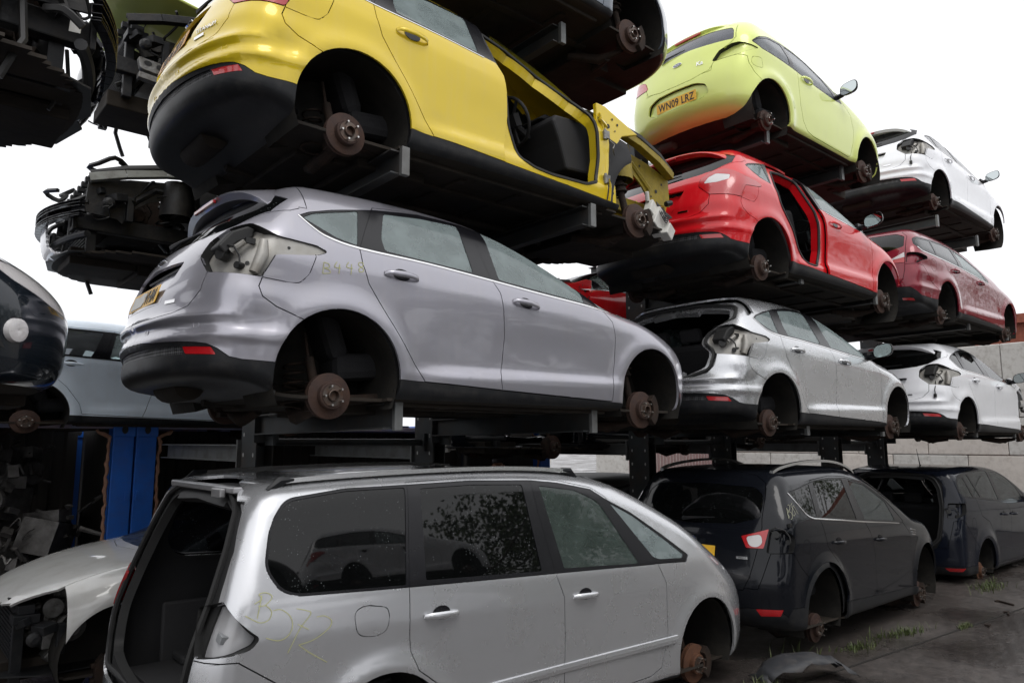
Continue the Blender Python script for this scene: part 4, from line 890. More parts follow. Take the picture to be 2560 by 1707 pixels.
MPVC=dict(key='mpv',nobulb=1,recm=M_GUT,name='people_carrier',shape=MPV,cuts=mpv_cuts,res=dict(nc=26,nf=110,dx=.03),arch=((0,.34,.378),(2.840,.345,.378)),xf=2.3,hf=.80,
 hd=((1.49,.915,-.04),(.345,.962,-.03)),mir=(2.1,.9,1.1),lo=(-.30,.12,.10),
 seal=[(.42,1.655),(.57,1.58),(.65,1.38),(.69,1.15),(.69,.92),(.66,.70),(.55,.63)],apz=(.64,1.62,1.1),cab=((2.45,1.10),dict(xs=1.6,xr=.65,zs=.55,wd=.78)),
 mould=([(.44,.508),(1.29,.503),(1.305,.503),(2.435,.492)],.055,1),ux0=-.9,rust=M_RUSTO,rustf=M_RUSTO)
# ---------------------------------------------------------------- off-roader
def suv_cuts():
    q=lambda p:sh_(p,.08,-.04)
    ring=lambda cx,cz,r:[(cx+r,.05)]+arc(cx,cz,r,r,-18,198,34)+[(cx-r,.05)]
    return [('FD','side',q([(.904,1.605),(1.315,1.542),(1.695,1.360),(1.93,1.14),(1.945,1.10),(2.103,.992),(2.123,.77),(2.126,.36),(1.072,.385),(1.055,.851),(.976,1.056),(.87,1.169)]),None),
    ('RD','side',q([(.045,1.575),(.5,1.612),(.904,1.605),(.87,1.169),(.976,1.056),(1.055,.851),(1.072,.385),(.25,.41),(.32,.53),(.24,.70),(.130,.844),(-.047,.993),(-.076,1.115),(-.119,1.236)]),None),
    ('DLO','side',q([(-.486,1.470),(-.2,1.515),(.05,1.556),(.45,1.592),(.877,1.590),(1.315,1.528),(1.695,1.345),(1.95,1.125),(1.928,1.105),(.833,1.168),(-.119,1.234),(-.23,1.245),(-.32,1.275)]),None),
    ('GL','side',rnd(q([(-.45,1.468),(-.01,1.540),(-.145,1.256),(-.23,1.265),(-.32,1.292)]),.02),None),
    ('GL','side',rnd(q([(.10,1.560),(.45,1.580),(.80,1.577),(.700,1.193),(-.055,1.245)]),.015),None),
    ('GL','side',rnd(q([(.945,1.565),(1.315,1.515),(1.680,1.335),(1.712,1.136),(.905,1.185)]),.015),None),
    ('ARCH','side',archpoly(-.03,.37,.400),None),('ARCH','side',archpoly(2.70,.36,.400),None),
    ('CLAD','side',ring(-.03,.37,.445),None),('CLAD','side',ring(2.70,.36,.445),None),
    ('CLAD','corner',[(-.85,.1),(-.85,.44),(-.24,.44),(-.16,.45),(-.08,.45),(.06,.455),(.14,.40),(.18,.465),(.24,.470),(.45,.465),(.45,.1)],lambda c:c.x<-.2),
    ('REFL','corner',rnd([(-.112,.452),(.097,.466),(.075,.410),(-.070,.395)],.006,3),lambda c:c.x<-.2),
    ('SILL','side',[(.3,.1),(.3,.425),(1.17,.392),(2.18,.370),(2.3,.36),(2.3,.1)],None),
    ('TG','rear',[(-.05,.60),(.52,.60),(.576,.712),(.624,.944),(.651,1.132),(.640,1.20),(.628,1.393),(.60,1.512),(.5,1.575),(-.05,1.66)],lambda c:c.x<-.2),
    ('RG','rear',rnd([(-.2,1.125),(.42,1.153),(.625,1.215),(.605,1.408),(.52,1.47),(-.2,1.50)],.02),lambda c:c.x<-.2),
    ('TL','corner',rnd([(-.19,1.052),(.026,1.124),(-.03,.957),(-.16,.952)],.012),lambda c:c.x<-.3),
    ('TLC','corner',rnd([(-.155,1.048),(-.04,1.075),(-.035,1.0),(-.08,.962),(-.135,.972)],.03),lambda c:c.x<-.3),
    ('LAMP','corner',rnd([(.03,1.110),(.146,1.118),(.245,1.057),(.210,.930),(-.012,.923)],.02),lambda c:c.x<-.2),
    ('FUEL','side',arc(-.36,.972,.062,.058,0,340,17),None),
    ('BUMP','corner',[(-.85,.1),(-.85,.60),(-.10,.62),(.02,.92),(.21,.93),(.30,.80),(.40,.70),(.5,.6),(.5,.1)],lambda c:c.x<-.2),
    ('WS','front',[(-.05,1.12),(.4,1.11),(.72,1.08),(.68,1.30),(.60,1.52),(-.05,1.60)],lambda c:c.x>1.3 and c.z>1.07),
    ('BON','top',[(2.70,-.05),(2.6,.4),(2.45,.70),(2.8,.74),(3.1,.70),(3.4,.45),(3.45,-.05)],lambda c:c.z>.8),
    ('HEAD','fcorner',rnd([(1.80,.90),(2.15,.84),(2.3,.74),(2.2,.68),(1.95,.72)],.03),lambda c:c.x>2.8),
    ('FEND','side',[(2.2,1.2),(2.2,.1),(4,.1),(4,1.2)],None)]
SUVC=dict(key='suv',xr=-.3,name='off_roader',shape=SUV,cuts=suv_cuts,arch=((-.03,.37,.400),(2.70,.36,.400)),xf=2.2,hf=.80,hd=((1.29,.933,-.01),(.275,.968,-.03)),mir=(1.9,.9,1.08),
 chrome=[(-.41,1.430),(-.32,1.325),(-.245,1.238),(-.16,1.205),(-.03,1.192),(.45,1.160),(.92,1.125),(1.4,1.095),(1.90,1.062)],badge=(.0,1.0),wip=(.1,1.16),pl=(0,.893,.012),
 seal=[(.5,1.5),(.6,1.2),(.55,.7)],apz=(.64,1.62,1.1),lo=(-.10,.08,.15),cab=((2.0,1.05),dict(xs=1.3,xr=.35,zs=.52)),tb=[(-.50,.868,.10,.022)])
# ---------------------------------------------------------------- three-door mini
def mini_cuts():
    return [('FD','side',[(.43,1.30),(.70,1.32),(.98,1.295),(1.25,1.18),(1.45,.99),(1.66,.86),(1.79,.775),(1.852,.60),(1.84,.45),(1.782,.262),(1.72,.24),(.85,.25),(.725,.272),(.62,.36),(.554,.519),(.53,.70),(.515,.89),(.47,1.1)],None),
    ('DLO','side',rnd([(-.315,.985),(-.22,1.058),(.05,1.175),(.372,1.242),(.70,1.270),(.985,1.245),(1.26,1.125),(1.45,.975),(1.60,.860),(1.41,.843),(.947,.860),(.40,.905),(.102,.920),(-.20,.928)],.03),None),
    ('GL','side',rnd([(-.295,.990),(-.205,1.045),(.08,1.160),(.375,1.215),(.368,.930),(.102,.938),(-.205,.943)],.02),None),
    ('GL','side',rnd([(.475,1.235),(.72,1.250),(.97,1.225),(1.245,1.100),(1.41,.865),(.947,.880),(.455,.925)],.02),None),
    ('ARCH','side',archpoly(-.035,.265,.348),None),('ARCH','side',archpoly(2.27,.265,.348),None),
    ('LAMP','corner',rnd([(-.08,.815),(-.005,.925),(.128,.978),(.20,.978),(.395,.912),(.166,.83),(-.06,.803)],.02),lambda c:c.x<0),
    ('FUEL','side',rnd([(-.335,.80),(-.20,.815),(-.187,.706),(-.30,.690),(-.353,.72)],.035),None),
    ('TG','rear',[(-.05,.662),(.20,.668),(.407,.716),(.445,.788),(.48,.86),(.50,.92),(.60,.985),(.64,1.05),(.60,1.25),(-.05,1.40)],lambda c:c.x<-.1),
    ('RG','rear',rnd([(-.2,1.075),(.15,1.065),(.37,1.045),(.62,1.032),(.60,1.15),(.56,1.21),(.30,1.255),(-.2,1.29)],.02),lambda c:c.x<-.1),
    ('PL','rear',rnd([(-.2,.405),(.30,.420),(.40,.47),(.37,.565),(.25,.612),(-.2,.622)],.03),lambda c:c.x<-.1),
    ('BUMP','corner',[(-.8,.1),(-.8,.665),(-.10,.70),(-.08,.80),(.166,.825),(.26,.80),(.27,.72),(.33,.62),(.45,.5),(.45,.1)],lambda c:c.x<-.1),
    ('WS','front',[(-.05,1.00),(.4,.99),(.68,.93),(.62,1.15),(.55,1.30),(-.05,1.37)],lambda c:c.x>.9 and c.z>.93),
    ('BON','top',[(2.0,-.05),(1.95,.4),(1.80,.62),(2.3,.66),(2.7,.5),(2.85,-.05)],lambda c:c.z>.6),
    ('HEAD','fcorner',rnd([(1.40,.75),(1.75,.66),(1.95,.58),(1.85,.52),(1.6,.56)],.03),lambda c:c.x>2.3),
    ('FEND','side',[(1.83,1.2),(1.83,.1),(4,.1),(4,1.2)],None)]
MINIC=dict(key='mini',nobulb=1,name='mini_hatchback',shape=MINI,cuts=mini_cuts,arch=((-.035,.265,.348),(2.27,.265,.348)),xf=1.85,hf=.72,hd=((.71,.855,-.03),(.7,.85,0)),mir=(1.50,.78,.93),yo=.80,
 spoil=dict(x0=-.16,x1=-.36,z0=1.39,z1=1.345,w0=.5,w1=.56),badge=(0,.93),wip=(.25,1.06),plo=lambda V:-.035*np.clip((V[:,2]-.40)/.1,0,1),pl=(0,.487,-.016),
 seal=[(.45,1.25),(.5,1.1),(.45,.7)],apz=(.64,1.62,1.1),cab=((1.72,.86),dict(xs=1.0,xr=.25,zs=.36,wd=.60)),tb=[],rr_=.11,nst=4,ux0=-.5)
# ---------------------------------------------------------------- estate
def est_cuts():
    ring=lambda cx,cz,r:[(cx+r,.05)]+arc(cx,cz,r,r,-18,198,34)+[(cx-r,.05)]
    return [('FD','side',[(.72,1.285),(1.1,1.215),(1.45,1.095),(1.75,.92),(1.897,.81),(2.062,.725),(2.072,.548),(1.93,.262),(.99,.285),(1.04,.425),(1.118,.716),(1.037,.829),(.72,.94),(.60,.95)],None),
    ('RD','side',[(-.13,1.262),(.3,1.292),(.72,1.285),(.60,.95),(.72,.94),(1.037,.829),(1.118,.716),(1.04,.425),(.99,.285),(.45,.31),(.42,.42),(.30,.60),(.12,.78),(.0,.88),(-.05,.935),(-.24,.972)],None),
    ('DLO','side',rnd([(-.765,1.068),(-.70,1.175),(-.60,1.215),(-.16,1.252),(.30,1.278),(.72,1.268),(1.10,1.20),(1.45,1.08),(1.70,.915),(1.682,.872),(.572,.938),(-.275,.973),(-.69,.988)],[.03,.03,.03,0,0,0,0,0,.02,0,0,0,.05]),None),
    ('GL','side',rnd([(-.735,1.070),(-.685,1.160),(-.60,1.195),(-.185,1.232),(-.285,.995),(-.69,1.008)],.02),None),
    ('GL','side',rnd([(-.13,1.238),(.30,1.262),(.62,1.255),(.50,.955),(-.23,.990)],.02),None),
    ('GL','side',rnd([(.74,1.250),(1.10,1.185),(1.42,1.06),(1.60,.90),(.66,.950)],.02),None),
    ('ARCH','side',archpoly(-.01,.31,.352),None),('ARCH','side',archpoly(2.58,.31,.362),None),
    ('CLAD','corner',[(-.8,.1),(-.8,.505),(-.235,.500),(-.11,.490),(-.04,.448),(.053,.386),(.33,.375),(.5,.37),(.5,.1)],lambda c:c.x<-.3),
    ('REFL','corner',rnd([(-.182,.361),(-.06,.35),(-.03,.317),(-.17,.332)],.008,3),lambda c:c.x<-.3),
    ('SILL','side',[(.3,.1),(.3,.294),(2.05,.248),(2.2,.24),(2.2,.1)],None),
    ('LAMP','corner',rnd([(-.094,.955),(-.02,.962),(.215,.925),(.210,.892),(.097,.855),(.015,.812),(-.12,.822)],.015),lambda c:c.x<-.3),
    ('FUEL','side',arc(-.403,.835,.085,.085,0,342,18),None),
    ('TG','rear',[(-.05,.53),(.60,.53),(.66,.55),(.70,.60),(.722,.72),(.722,.985),(.69,1.218),(.60,1.31),(-.05,1.40)],lambda c:c.x<-.3),
    ('RG','rear',rnd([(-.2,1.01),(.50,1.00),(.69,1.06),(.66,1.22),(.55,1.28),(-.2,1.31)],.02),lambda c:c.x<-.3),
    ('TL','corner',rnd([(-.27,.880),(-.115,.965),(-.135,.820),(-.24,.825)],.01),lambda c:c.x<-.3),
    ('TLC','corner',[(-.28,.90),(-.10,.98),(-.11,.90),(-.26,.87)],lambda c:c.x<-.3),
    ('BUMP','corner',[(-.85,.1),(-.85,.60),(-.30,.55),(-.19,.60),(-.14,.80),(.015,.80),(.12,.78),(.25,.62),(.40,.5),(.5,.1)],lambda c:c.x<-.3),
    ('WS','front',[(-.05,.985),(.4,.98),(.72,.960),(.66,1.15),(.60,1.28),(-.05,1.36)],lambda c:c.x>1.2 and c.z>.96),
    ('BON','top',[(2.54,-.05),(2.46,.4),(2.33,.66),(2.6,.735),(3.05,.70),(3.30,.55),(3.42,.3),(3.45,-.05)],lambda c:c.z>.7),
    ('HEAD','fcorner',rnd([(1.60,.76),(2.02,.70),(2.30,.60),(2.25,.54),(1.95,.58),(1.72,.66)],.03),lambda c:c.x>2.7),
    ('FEND','side',[(2.1,1.2),(2.1,.1),(4,.1),(4,1.2)],None)]
ESTC=dict(key='est',name='estate_car',shape=ESTATE,cuts=est_cuts,arch=((-.01,.31,.352),(2.58,.31,.362)),xf=2.1,hd=((1.30,.825,-.05),(.32,.858,-.05)),mir=(1.8,.88,.9),
 chrome=[(-.75,1.04),(-.70,.992),(-.6,.983),(-.275,.968),(.572,.933),(1.2,.90),(1.68,.868)],badge=(0,.93),wip=(0,1.02),pl=(0,.70,.01),
 seal=[(.45,1.25),(.5,1.1),(.45,.7)],apz=(.64,1.62,1.1),cab=((2.05,.92),{}),tb=[],ux0=-.8)
# ---------------------------------------------------------------- compact people carrier
def cmax_cuts():
    return [('FD','side',[(.90,1.625),(1.3,1.60),(1.60,1.52),(1.86,1.37),(2.10,1.14),(2.15,1.0),(2.13,.60),(2.05,.30),(1.035,.30),(1.06,.6),(1.14,.97),(1.0,1.13),(.90,1.3)],None),
    ('RD','side',[(-.10,1.602),(.4,1.64),(.90,1.625),(.90,1.3),(1.0,1.13),(1.14,.97),(1.06,.6),(1.035,.30),(.33,.31),(.35,.50),(.32,.75),(.18,.90),(-.10,1.0),(-.206,1.24),(-.15,1.4)],None),
    ('DLO','side',rnd([(-.630,1.335),(-.56,1.470),(-.457,1.540),(-.13,1.592),(.35,1.622),(.87,1.610),(1.30,1.585),(1.58,1.505),(1.84,1.360),(2.02,1.16),(1.539,1.122),(.719,1.158),(-.206,1.240),(-.566,1.276)],[.04,.04,.04,0,0,0,0,0,0,.03,0,0,0,.04]),None),
    ('GL','side',rnd([(-.600,1.335),(-.54,1.46),(-.455,1.51),(-.30,1.53),(-.26,1.262),(-.55,1.290)],.02),None),
    ('GL','side',rnd([(-.25,1.545),(-.10,1.565),(0,1.25),(-.20,1.262)],.01),None),
    ('GL','side',rnd([(-.04,1.570),(.35,1.598),(.80,1.588),(.70,1.175),(.06,1.24)],.02),None),
    ('GL','side',rnd([(.93,1.580),(1.30,1.560),(1.56,1.48),(1.80,1.33),(1.88,1.14),(.82,1.172)],.02),None),
    ('ARCH','side',archpoly(-.04,.33,.358),None),('ARCH','side',archpoly(2.66,.33,.36),None),
    ('LAMP','corner',rnd([(-.02,1.19),(.205,1.19),(.19,1.06),(.05,1.0),(-.06,.985)],.02),lambda c:c.x<-.2),
    ('FUEL','side',arc(-.39,.91,.07,.08,0,342,18),None),
    ('CLAD','corner',[(-.8,.1),(-.8,.36),(-.13,.345),(.10,.355),(.30,.35),(.45,.35),(.45,.1)],lambda c:c.x<-.2),
    ('REFL','corner',rnd([(-.135,.332),(.103,.342),(.06,.296),(-.08,.288)],.01,3),lambda c:c.x<-.2),
    ('SILL','side',[(.3,.1),(.3,.275),(2.2,.25),(2.3,.1)],None),
    ('TG','rear',[(-.05,.56),(.55,.58),(.62,.70),(.645,.90),(.650,1.15),(.62,1.46),(.52,1.56),(-.05,1.62)],lambda c:c.x<-.2),
    ('BUMP','corner',[(-.8,.1),(-.8,.57),(-.10,.60),(.0,.95),(.12,.98),(.30,.75),(.42,.60),(.42,.1)],lambda c:c.x<-.2),
    ('WS','front',[(-.05,1.12),(.4,1.11),(.72,1.08),(.68,1.30),(.60,1.52),(-.05,1.60)],lambda c:c.x>1.3 and c.z>1.07),
    ('FEND','side',[(2.15,1.2),(2.15,.1),(4,.1),(4,1.2)],None)]
CMAXC=dict(key='cmax',name='compact_people_carrier',shape=CMAX,cuts=cmax_cuts,arch=((-.04,.33,.358),(2.66,.33,.36)),xf=2.15,hd=((1.25,.95,-.03),(.82,.97,-.02)),mir=(1.88,.90,1.13),lo=(-.18,.02,.15),
 seal=[(.40,1.575),(.52,1.52),(.59,1.40),(.635,1.15),(.63,.90),(.60,.70),(.50,.60)],apz=(.60,1.53,1.0),cab=((2.1,1.02),dict(xs=1.35,xr=.35,zs=.50)),rust=M_RUSTO)
for _c in(MPVC,SUVC,MINIC,ESTC,CMAXC):
    _o=_c['cuts']; _c['cuts']=(lambda o:lambda:o()+[(n,'side',[(90,90),(91,90),(91,91)],None) for n in('SILL','CLAD','REFL','MESH','LAMPT','PL','RG','HEAD','BON','FDI','RDI','FUEL')])(_o)
# ---------------------------------------------------------------- bare front ends
def holes(b,pts,y,s,r=.012):
    for x,z,k in pts:
        b.add([(x+r*k*math.cos(t),y+s*.003,z+r*k*math.sin(t)) for t in np.linspace(0,2*math.pi,11)[:-1]],[tuple(range(10))])
def bare_front(T,P):
    """hinge pillars, inner wings, upper rails, chassis legs left after wings, bonnet and bumper came off"""
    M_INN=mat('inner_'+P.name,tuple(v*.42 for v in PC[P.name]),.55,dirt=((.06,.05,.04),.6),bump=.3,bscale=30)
    for s in(-1,1):
        b=MB(); b.prism([(2.135,.27),(2.34,.27),(2.33,.42),(2.28,.52),(2.30,.70),(2.42,.86),(2.62,.93),(2.40,1.00),(2.22,1.06),(2.12,1.06),(2.125,.92),(2.185,.80),(2.20,.70),(2.19,.52),(2.15,.38)],s*.800,s*.840)
        b.prism([(2.155,.30),(2.20,.30),(2.225,.52),(2.235,.72),(2.20,.88),(2.155,.98),(2.14,.98),(2.19,.80),(2.205,.66),(2.19,.50)],s*.835,s*.862)
        o=b.build('hinge_pillar',P,T,bevel=.008)
        h=MB(); holes(h,[(2.25,.90,1.6),(2.30,.97,.8),(2.36,.94,.9),(2.26,.62,1.2),(2.25,.80,1.7),(2.29,.36,1.2),(2.33,.88,.6),(2.25,.46,.8)],s*.842,s); h.build('panel_hole',M_RUB,o)
        h=MB(); 
        for z in(.44,.80): h.box((2.19,s*.875,z),(.05,.03,.06)); h.tube([(2.17,s*.88,z-.04),(2.17,s*.88,z+.04)],.012,8)
        h.tube([(2.26,s*.85,.78),(2.28,s*.88,.74),(2.25,s*.89,.70),(2.29,s*.87,.66)],.006,6); h.build('door_hinge',M_ALU,o)
        w=MB(); w.prism([(2.28,.92),(2.62,.905),(3.0,.85),(3.30,.77),(3.32,.52),(3.08,.50)]+arc(2.665,.33,.40,.40,20,160,14)+[(2.28,.50)],s*.60,s*.615)
        w.tube([(2.35,s*.61,.60),(2.55,s*.60,.80),(2.8,s*.60,.80),(3.02,s*.61,.62)],.03,8)
        w.lathe([(.001,.0),(.11,.0),(.13,-.12),(.14,-.3)],'z',c=(2.62,s*.60,.90),n=16); o=w.build('inner_wing',M_INN,T,smooth=True,angle=30)
        h=MB(); holes(h,[(2.42,.72,1.2),(3.12,.62,1.4),(3.2,.70,1),(2.9,.80,1),(3.05,.56,.8)],s*.617,s); h.build('panel_hole',M_RUB,o)
        r=MB(); pts=[(2.22,s*.79,.955),(2.45,s*.78,.935),(2.75,s*.765,.895),(3.05,s*.73,.83),(3.30,s*.68,.76)]
        for a,c in zip(pts[:-1],pts[1:]): r.channel(a,c,.07,.065,.01,flip=s)
        r.build('upper_rail',M_INN,T,bevel=.004); k=MB(); k.tube([(p[0],p[1]*.96,p[2]+.075) for p in pts[1:]],[.03,.04,.035,.02],7); k.build('wing_seal',M_RUB,T,smooth=True)
        c=MB(); c.box((2.85,s*.46,.47),(1.05,.08,.13)); c.box((3.36,s*.46,.47),(.03,.14,.17)); c.build('chassis_leg',M_INN,T,bevel=.008)
    b=MB(); b.box((2.30,0,.70),(.03,1.3,.5)); b.box((2.42,0,.93),(.20,1.4,.05)); b.build('bulkhead',M_UND,T,bevel=.01)
def front_pack(T,seed=1,beam=True,engine=True,tray=True,silver=M_ALU,loom=26,light=True):
    """engine, radiator pack, bumper beam, loom and hoses of a stripped front"""
    R=random.Random(seed)
    if engine:
        e=MB(); e.box((2.85,.05,.62),(.42,.62,.34)); e.box((2.85,.05,.84),(.30,.50,.12)); e.box((2.80,-.38,.55),(.36,.30,.30))
        for k in range(4): e.tube([(2.98,-.14+k*.12,.76),(3.10,-.14+k*.12,.72),(3.14,-.14+k*.12,.58)],.026,8)
        e.lathe([(.001,0),(.10,0),(.10,.05),(.06,.06),(.06,.1),(.001,.1)],'y',c=(2.9,.40,.60),n=18); e.lathe([(.001,0),(.07,0),(.07,.04),(.001,.04)],'y',c=(3.02,.42,.75),n=16)
        for _ in range(22): e.box((2.6+R.random()*.55,-.5+R.random()*1.0,.40+R.random()*.52),(.04+R.random()*.12,.04+R.random()*.12,.03+R.random()*.12),(R.random(),R.random(),R.random()))
        e.build('engine',silver,T,bevel=.006)
    g=MB(); g.box((3.22,0,.50),(.05,.74,.52)); 
    for k in range(16): g.box((3.25,0,.27+k*.03),(.012,.70,.010))
    g.box((3.20,0,.78),(.10,1.15,.06)); g.box((3.22,.42,.5),(.07,.06,.56)); g.box((3.22,-.42,.5),(.07,.06,.56)); g.box((3.20,-.52,.72),(.16,.16,.06)); g.box((3.20,.52,.72),(.16,.16,.06))
    for k in range(7): g.box((3.27,-.45+k*.15,.83),(.06,.05,.05))
    g.build('radiator_pack',M_BLK,T,bevel=.005)
    if beam:
        b=MB(); ys=np.linspace(-.66,.66,15)
        for a,c in zip(ys[:-1],ys[1:]):
            f=lambda y:(3.50-.42*y*y,y,.50)
            for dz,h in((0,.05),(.07,.03),(-.035,.02)): b.channel((f(a)[0],a,.50+dz),(f(c)[0],c,.50+dz),.05,h,.006)
        b.build('bumper_beam',M_GLB,T,bevel=.003)
        b=MB(); b.tube([(3.42-.3*y*y,y,.33) for y in ys],.03,8); b.build('lower_beam',M_BLK,T,smooth=True)
    if light:
        for s in(-1,1):
            b=MB(); b.box((3.10,s*.66,.66),(.10,.14,.06),(0,.2,.4)); b.lathe([(.001,0),(.045,0),(.05,.02),(.04,.05),(.02,.06),(.001,.06)],'y',c=(3.16,s*.70-.03,.60),n=16); b.box((3.0,s*.66,.58),(.05,.06,.20)); b.box((3.22,s*.60,.70),(.05,.10,.05),(.3,.2,.5))
            b.build('lamp_bracket',silver if s<0 else M_BLK,T,bevel=.004)
    w=MB()
    for _ in range(loom):
        x,y,z=2.5+R.random()*.8,-.7+R.random()*1.4,.55+R.random()*.38; P=[(x,y,z)]
        for _ in range(5): x+=R.uniform(-.12,.12); y+=R.uniform(-.14,.14); z+=R.uniform(-.10,.07); P.append((x,y,z))
        w.tube(crv(P,3),R.choice([.005,.008,.012,.02]),5)
    for x,y,L in((3.05,-.62,.42),(2.80,-.55,.30),(2.72,-.60,.26),(3.30,-.2,.35)): w.tube([(x,y,.5),(x+.02,y,.5-L*.5),(x-.03,y-.02,.5-L*.8),(x-.06,y-.01,.5-L)],.010 if L<.4 else .018,6)
    w.build('wiring_loom',M_WIRE,T,smooth=True)
    if tray:
        t=MB(); t.prism([(2.3,-.60),(3.1,-.62),(3.38,-.45),(3.45,-.1),(3.40,.0),(3.45,.12),(3.38,.45),(3.1,.62),(2.3,.60)],.215,.225,'z')
        for k in range(5): t.box((2.9,-.4+k*.2,.21),(.8,.03,.02))
        t.build('undertray',M_BLK,T)
def paint_swap(T,mp):
    for o in [T]+list(T.children_recursive):
        if o.type=='MESH':
            for sl in o.material_slots:
                m=sl.material
                if m in mp: sl.link='OBJECT'; sl.material=mp[m]
def clone(T,loc,label,group=None,yaw=0.,tilt=0.,mp=None,name=None):
    def cp(o,par):
        c=o.copy(); COL.objects.link(c); c.parent=par
        for k in ('label','category','group'):
            pass
        for ch in list(kids[o]): cp(ch,c)
        return c
    kids={o:list(o.children) for o in [T]+list(T.children_recursive)}
    c=cp(T,None); c.location=loc; c.rotation_euler=(0,-tilt,yaw); c['label']=label
    if group: c['group']=group
    elif 'group' in c: del c['group']
    if name: c.name=name
    if mp: paint_swap(c,mp)
    return c
# ---------------------------------------------------------------- ground
def ground_mat():
    m=bpy.data.materials.new('wet_concrete'); m.use_nodes=True; nt=m.node_tree; N=nt.nodes; L=nt.links; b=N['Principled BSDF']
    tc=N.new('ShaderNodeTexCoord'); 
    def no(sc,d=6,r=.6,src=None):
        n=N.new('ShaderNodeTexNoise'); n.inputs['Scale'].default_value=sc; n.inputs['Detail'].default_value=d; n.inputs['Roughness'].default_value=r; L.new(src or tc.outputs['Object'],n.inputs['Vector']); return n
    def rp(s,p0,c0,p1,c1):
        r=N.new('ShaderNodeValToRGB'); e=r.color_ramp.elements; e[0].position=p0; e[0].color=(*c0,1); e[1].position=p1; e[1].color=(*c1,1); L.new(s,r.inputs[0]); return r
    n1=no(.5); n2=no(9,8,.7); c1=rp(n1.outputs[0],.35,(.036,.031,.029),.7,(.085,.075,.070)); c2=rp(n2.outputs[0],.3,(.5,.5,.5),.75,(1.5,1.45,1.4))
    mx=N.new('ShaderNodeMix'); mx.data_type='RGBA'; mx.blend_type='MULTIPLY'; mx.inputs[0].default_value=1; L.new(c1.outputs[0],mx.inputs[6]); L.new(c2.outputs[0],mx.inputs[7])
    # small bright glass crumbs
    v=N.new('ShaderNodeTexVoronoi'); v.inputs['Scale'].default_value=9; L.new(tc.outputs['Object'],v.inputs['Vector']); r=rp(v.outputs['Distance'],.015,(1,1,1),.035,(0,0,0))
    m2=N.new('ShaderNodeMix'); m2.data_type='RGBA'; L.new(r.outputs[0],m2.inputs[0]); L.new(mx.outputs[2],m2.inputs[6]); m2.inputs[7].default_value=(.35,.34,.32,1); L.new(m2.outputs[2],b.inputs['Base Color'])
    rr=rp(n1.outputs[0],.40,(.15,.15,.15),.60,(.5,.5,.5)); L.new(rr.outputs[0],b.inputs['Roughness'])
    mp=N.new('ShaderNodeMapping'); mp.inputs['Rotation'].default_value=(0,0,math.radians(-20)); L.new(tc.outputs['Object'],mp.inputs[0])
    wv=N.new('ShaderNodeTexWave'); wv.bands_direction='Y'; wv.inputs['Scale'].default_value=2.6; wv.inputs['Distortion'].default_value=2.5; wv.inputs['Detail'].default_value=3; L.new(mp.outputs[0],wv.inputs['Vector'])
    ad=N.new('ShaderNodeMath'); ad.operation='MULTIPLY_ADD'; ad.inputs[1].default_value=.10; L.new(wv.outputs['Fac'],ad.inputs[0]); L.new(n2.outputs[0],ad.inputs[2])
    bp=N.new('ShaderNodeBump'); bp.inputs['Strength'].default_value=.55; bp.inputs['Distance'].default_value=.02; L.new(ad.outputs[0],bp.inputs['Height']); L.new(bp.outputs[0],b.inputs['Normal']); return m
g=MB(); g.add([(-80,-80,0),(250,-80,0),(250,250,0),(-80,250,0)],[(0,1,2,3)]); o=g.build('ground',ground_mat(),None); o['kind']='structure'; o['label']='wet dark concrete yard floor with a ribbed finish'
# expansion joint in the slab
j=MB(); j.box((8.6,3.0,.0025),(9.6,.022,.004),(0,0,math.radians(-4))); o=j.build('slab_joint',mat('joint_dirt',(.012,.010,.008),.9),None); o['kind']='structure'
def at(h,hubz=.22,hf=.81,dx=-.02): return (h[0]+dx,h[1]+hf,h[2]-hubz)
# ---------------------------------------------------------------- rack
def rack(x0,x1,label,yc=5.85,H=5.7,tiers=((2.125,3.74),(3.66,3.72),(5.26,4.02)),back=((1.86,8.3),(3.05,8.3),(4.75,8.3)),tip=True,brace=True,xx=None):
    T=empty('cantilever_rack',((x0+x1)/2,yc,0),label,'storage rack','steel racks that carry the stacked cars'); cx=(x0+x1)/2
    for x in(x0,x1):
        u=MB(); X=x-cx
        for sx in(-1,1): u.box((X+sx*.065,0,H/2),(.012,.30,H)); 
        u.box((X,0,H/2),(.12,.012,H)); u.box((X,.0,.012),(.35,.6,.024))
        o=u.build('upright',M_DKST,T)
        h=MB()
        for k in range(int(H/.16)):
            for sy in(-.10,.10): h.add([(X-.0725,sy+.011*math.cos(t),.2+k*.16+.018*math.sin(t)) for t in np.linspace(0,2*math.pi,9)[:-1]],[tuple(range(8))])
        h.build('bolt_hole',M_GALV if False else mat('bright_hole',(.45,.45,.43),.6),o)
        for z,yt in tiers:
            a=MB(); w=.15; xo=(xx or {}).get((x,z),0)
            a.channel((X-.04,-.15,z-w-.02),(X-.04+xo,yt-yc,z-w+.0),.075,w,.010); a.box((X,-.17,z-w/2-.02),(.20,.02,w+.12)); a.box((X,-.25,z-w-.05),(.02,.16,.10))
            o2=a.build('arm',M_DKST,T)
            e=MB(); e.box((X+xo-.03,yt-yc-.02,z-w/2+.006),(.055,.035,w+.03),(.0,.0,0)); e.build('arm_end_plate',M_GALV,o2,bevel=.004)
        for z,yt in back:
            a=MB(); a.channel((X+.04,.15,z-.12),(X+.04,yt-yc,z-.12),.075,.14,.010,flip=-1); a.box((X,.17,z-.06),(.20,.02,.24)); o2=a.build('arm',M_GALV if z<2 else M_DKST,T)
    if brace:
        for z in(1.90,3.3): b=MB(); b.tube([(x0-cx,0,z),(x1-cx,0,z)],.030,10); b.box((x0-cx+.09,0,z),(.03,.12,.16)); b.box((x1-cx-.09,0,z),(.03,.12,.16)); b.build('tie_bar',M_DKST,T)
    return T
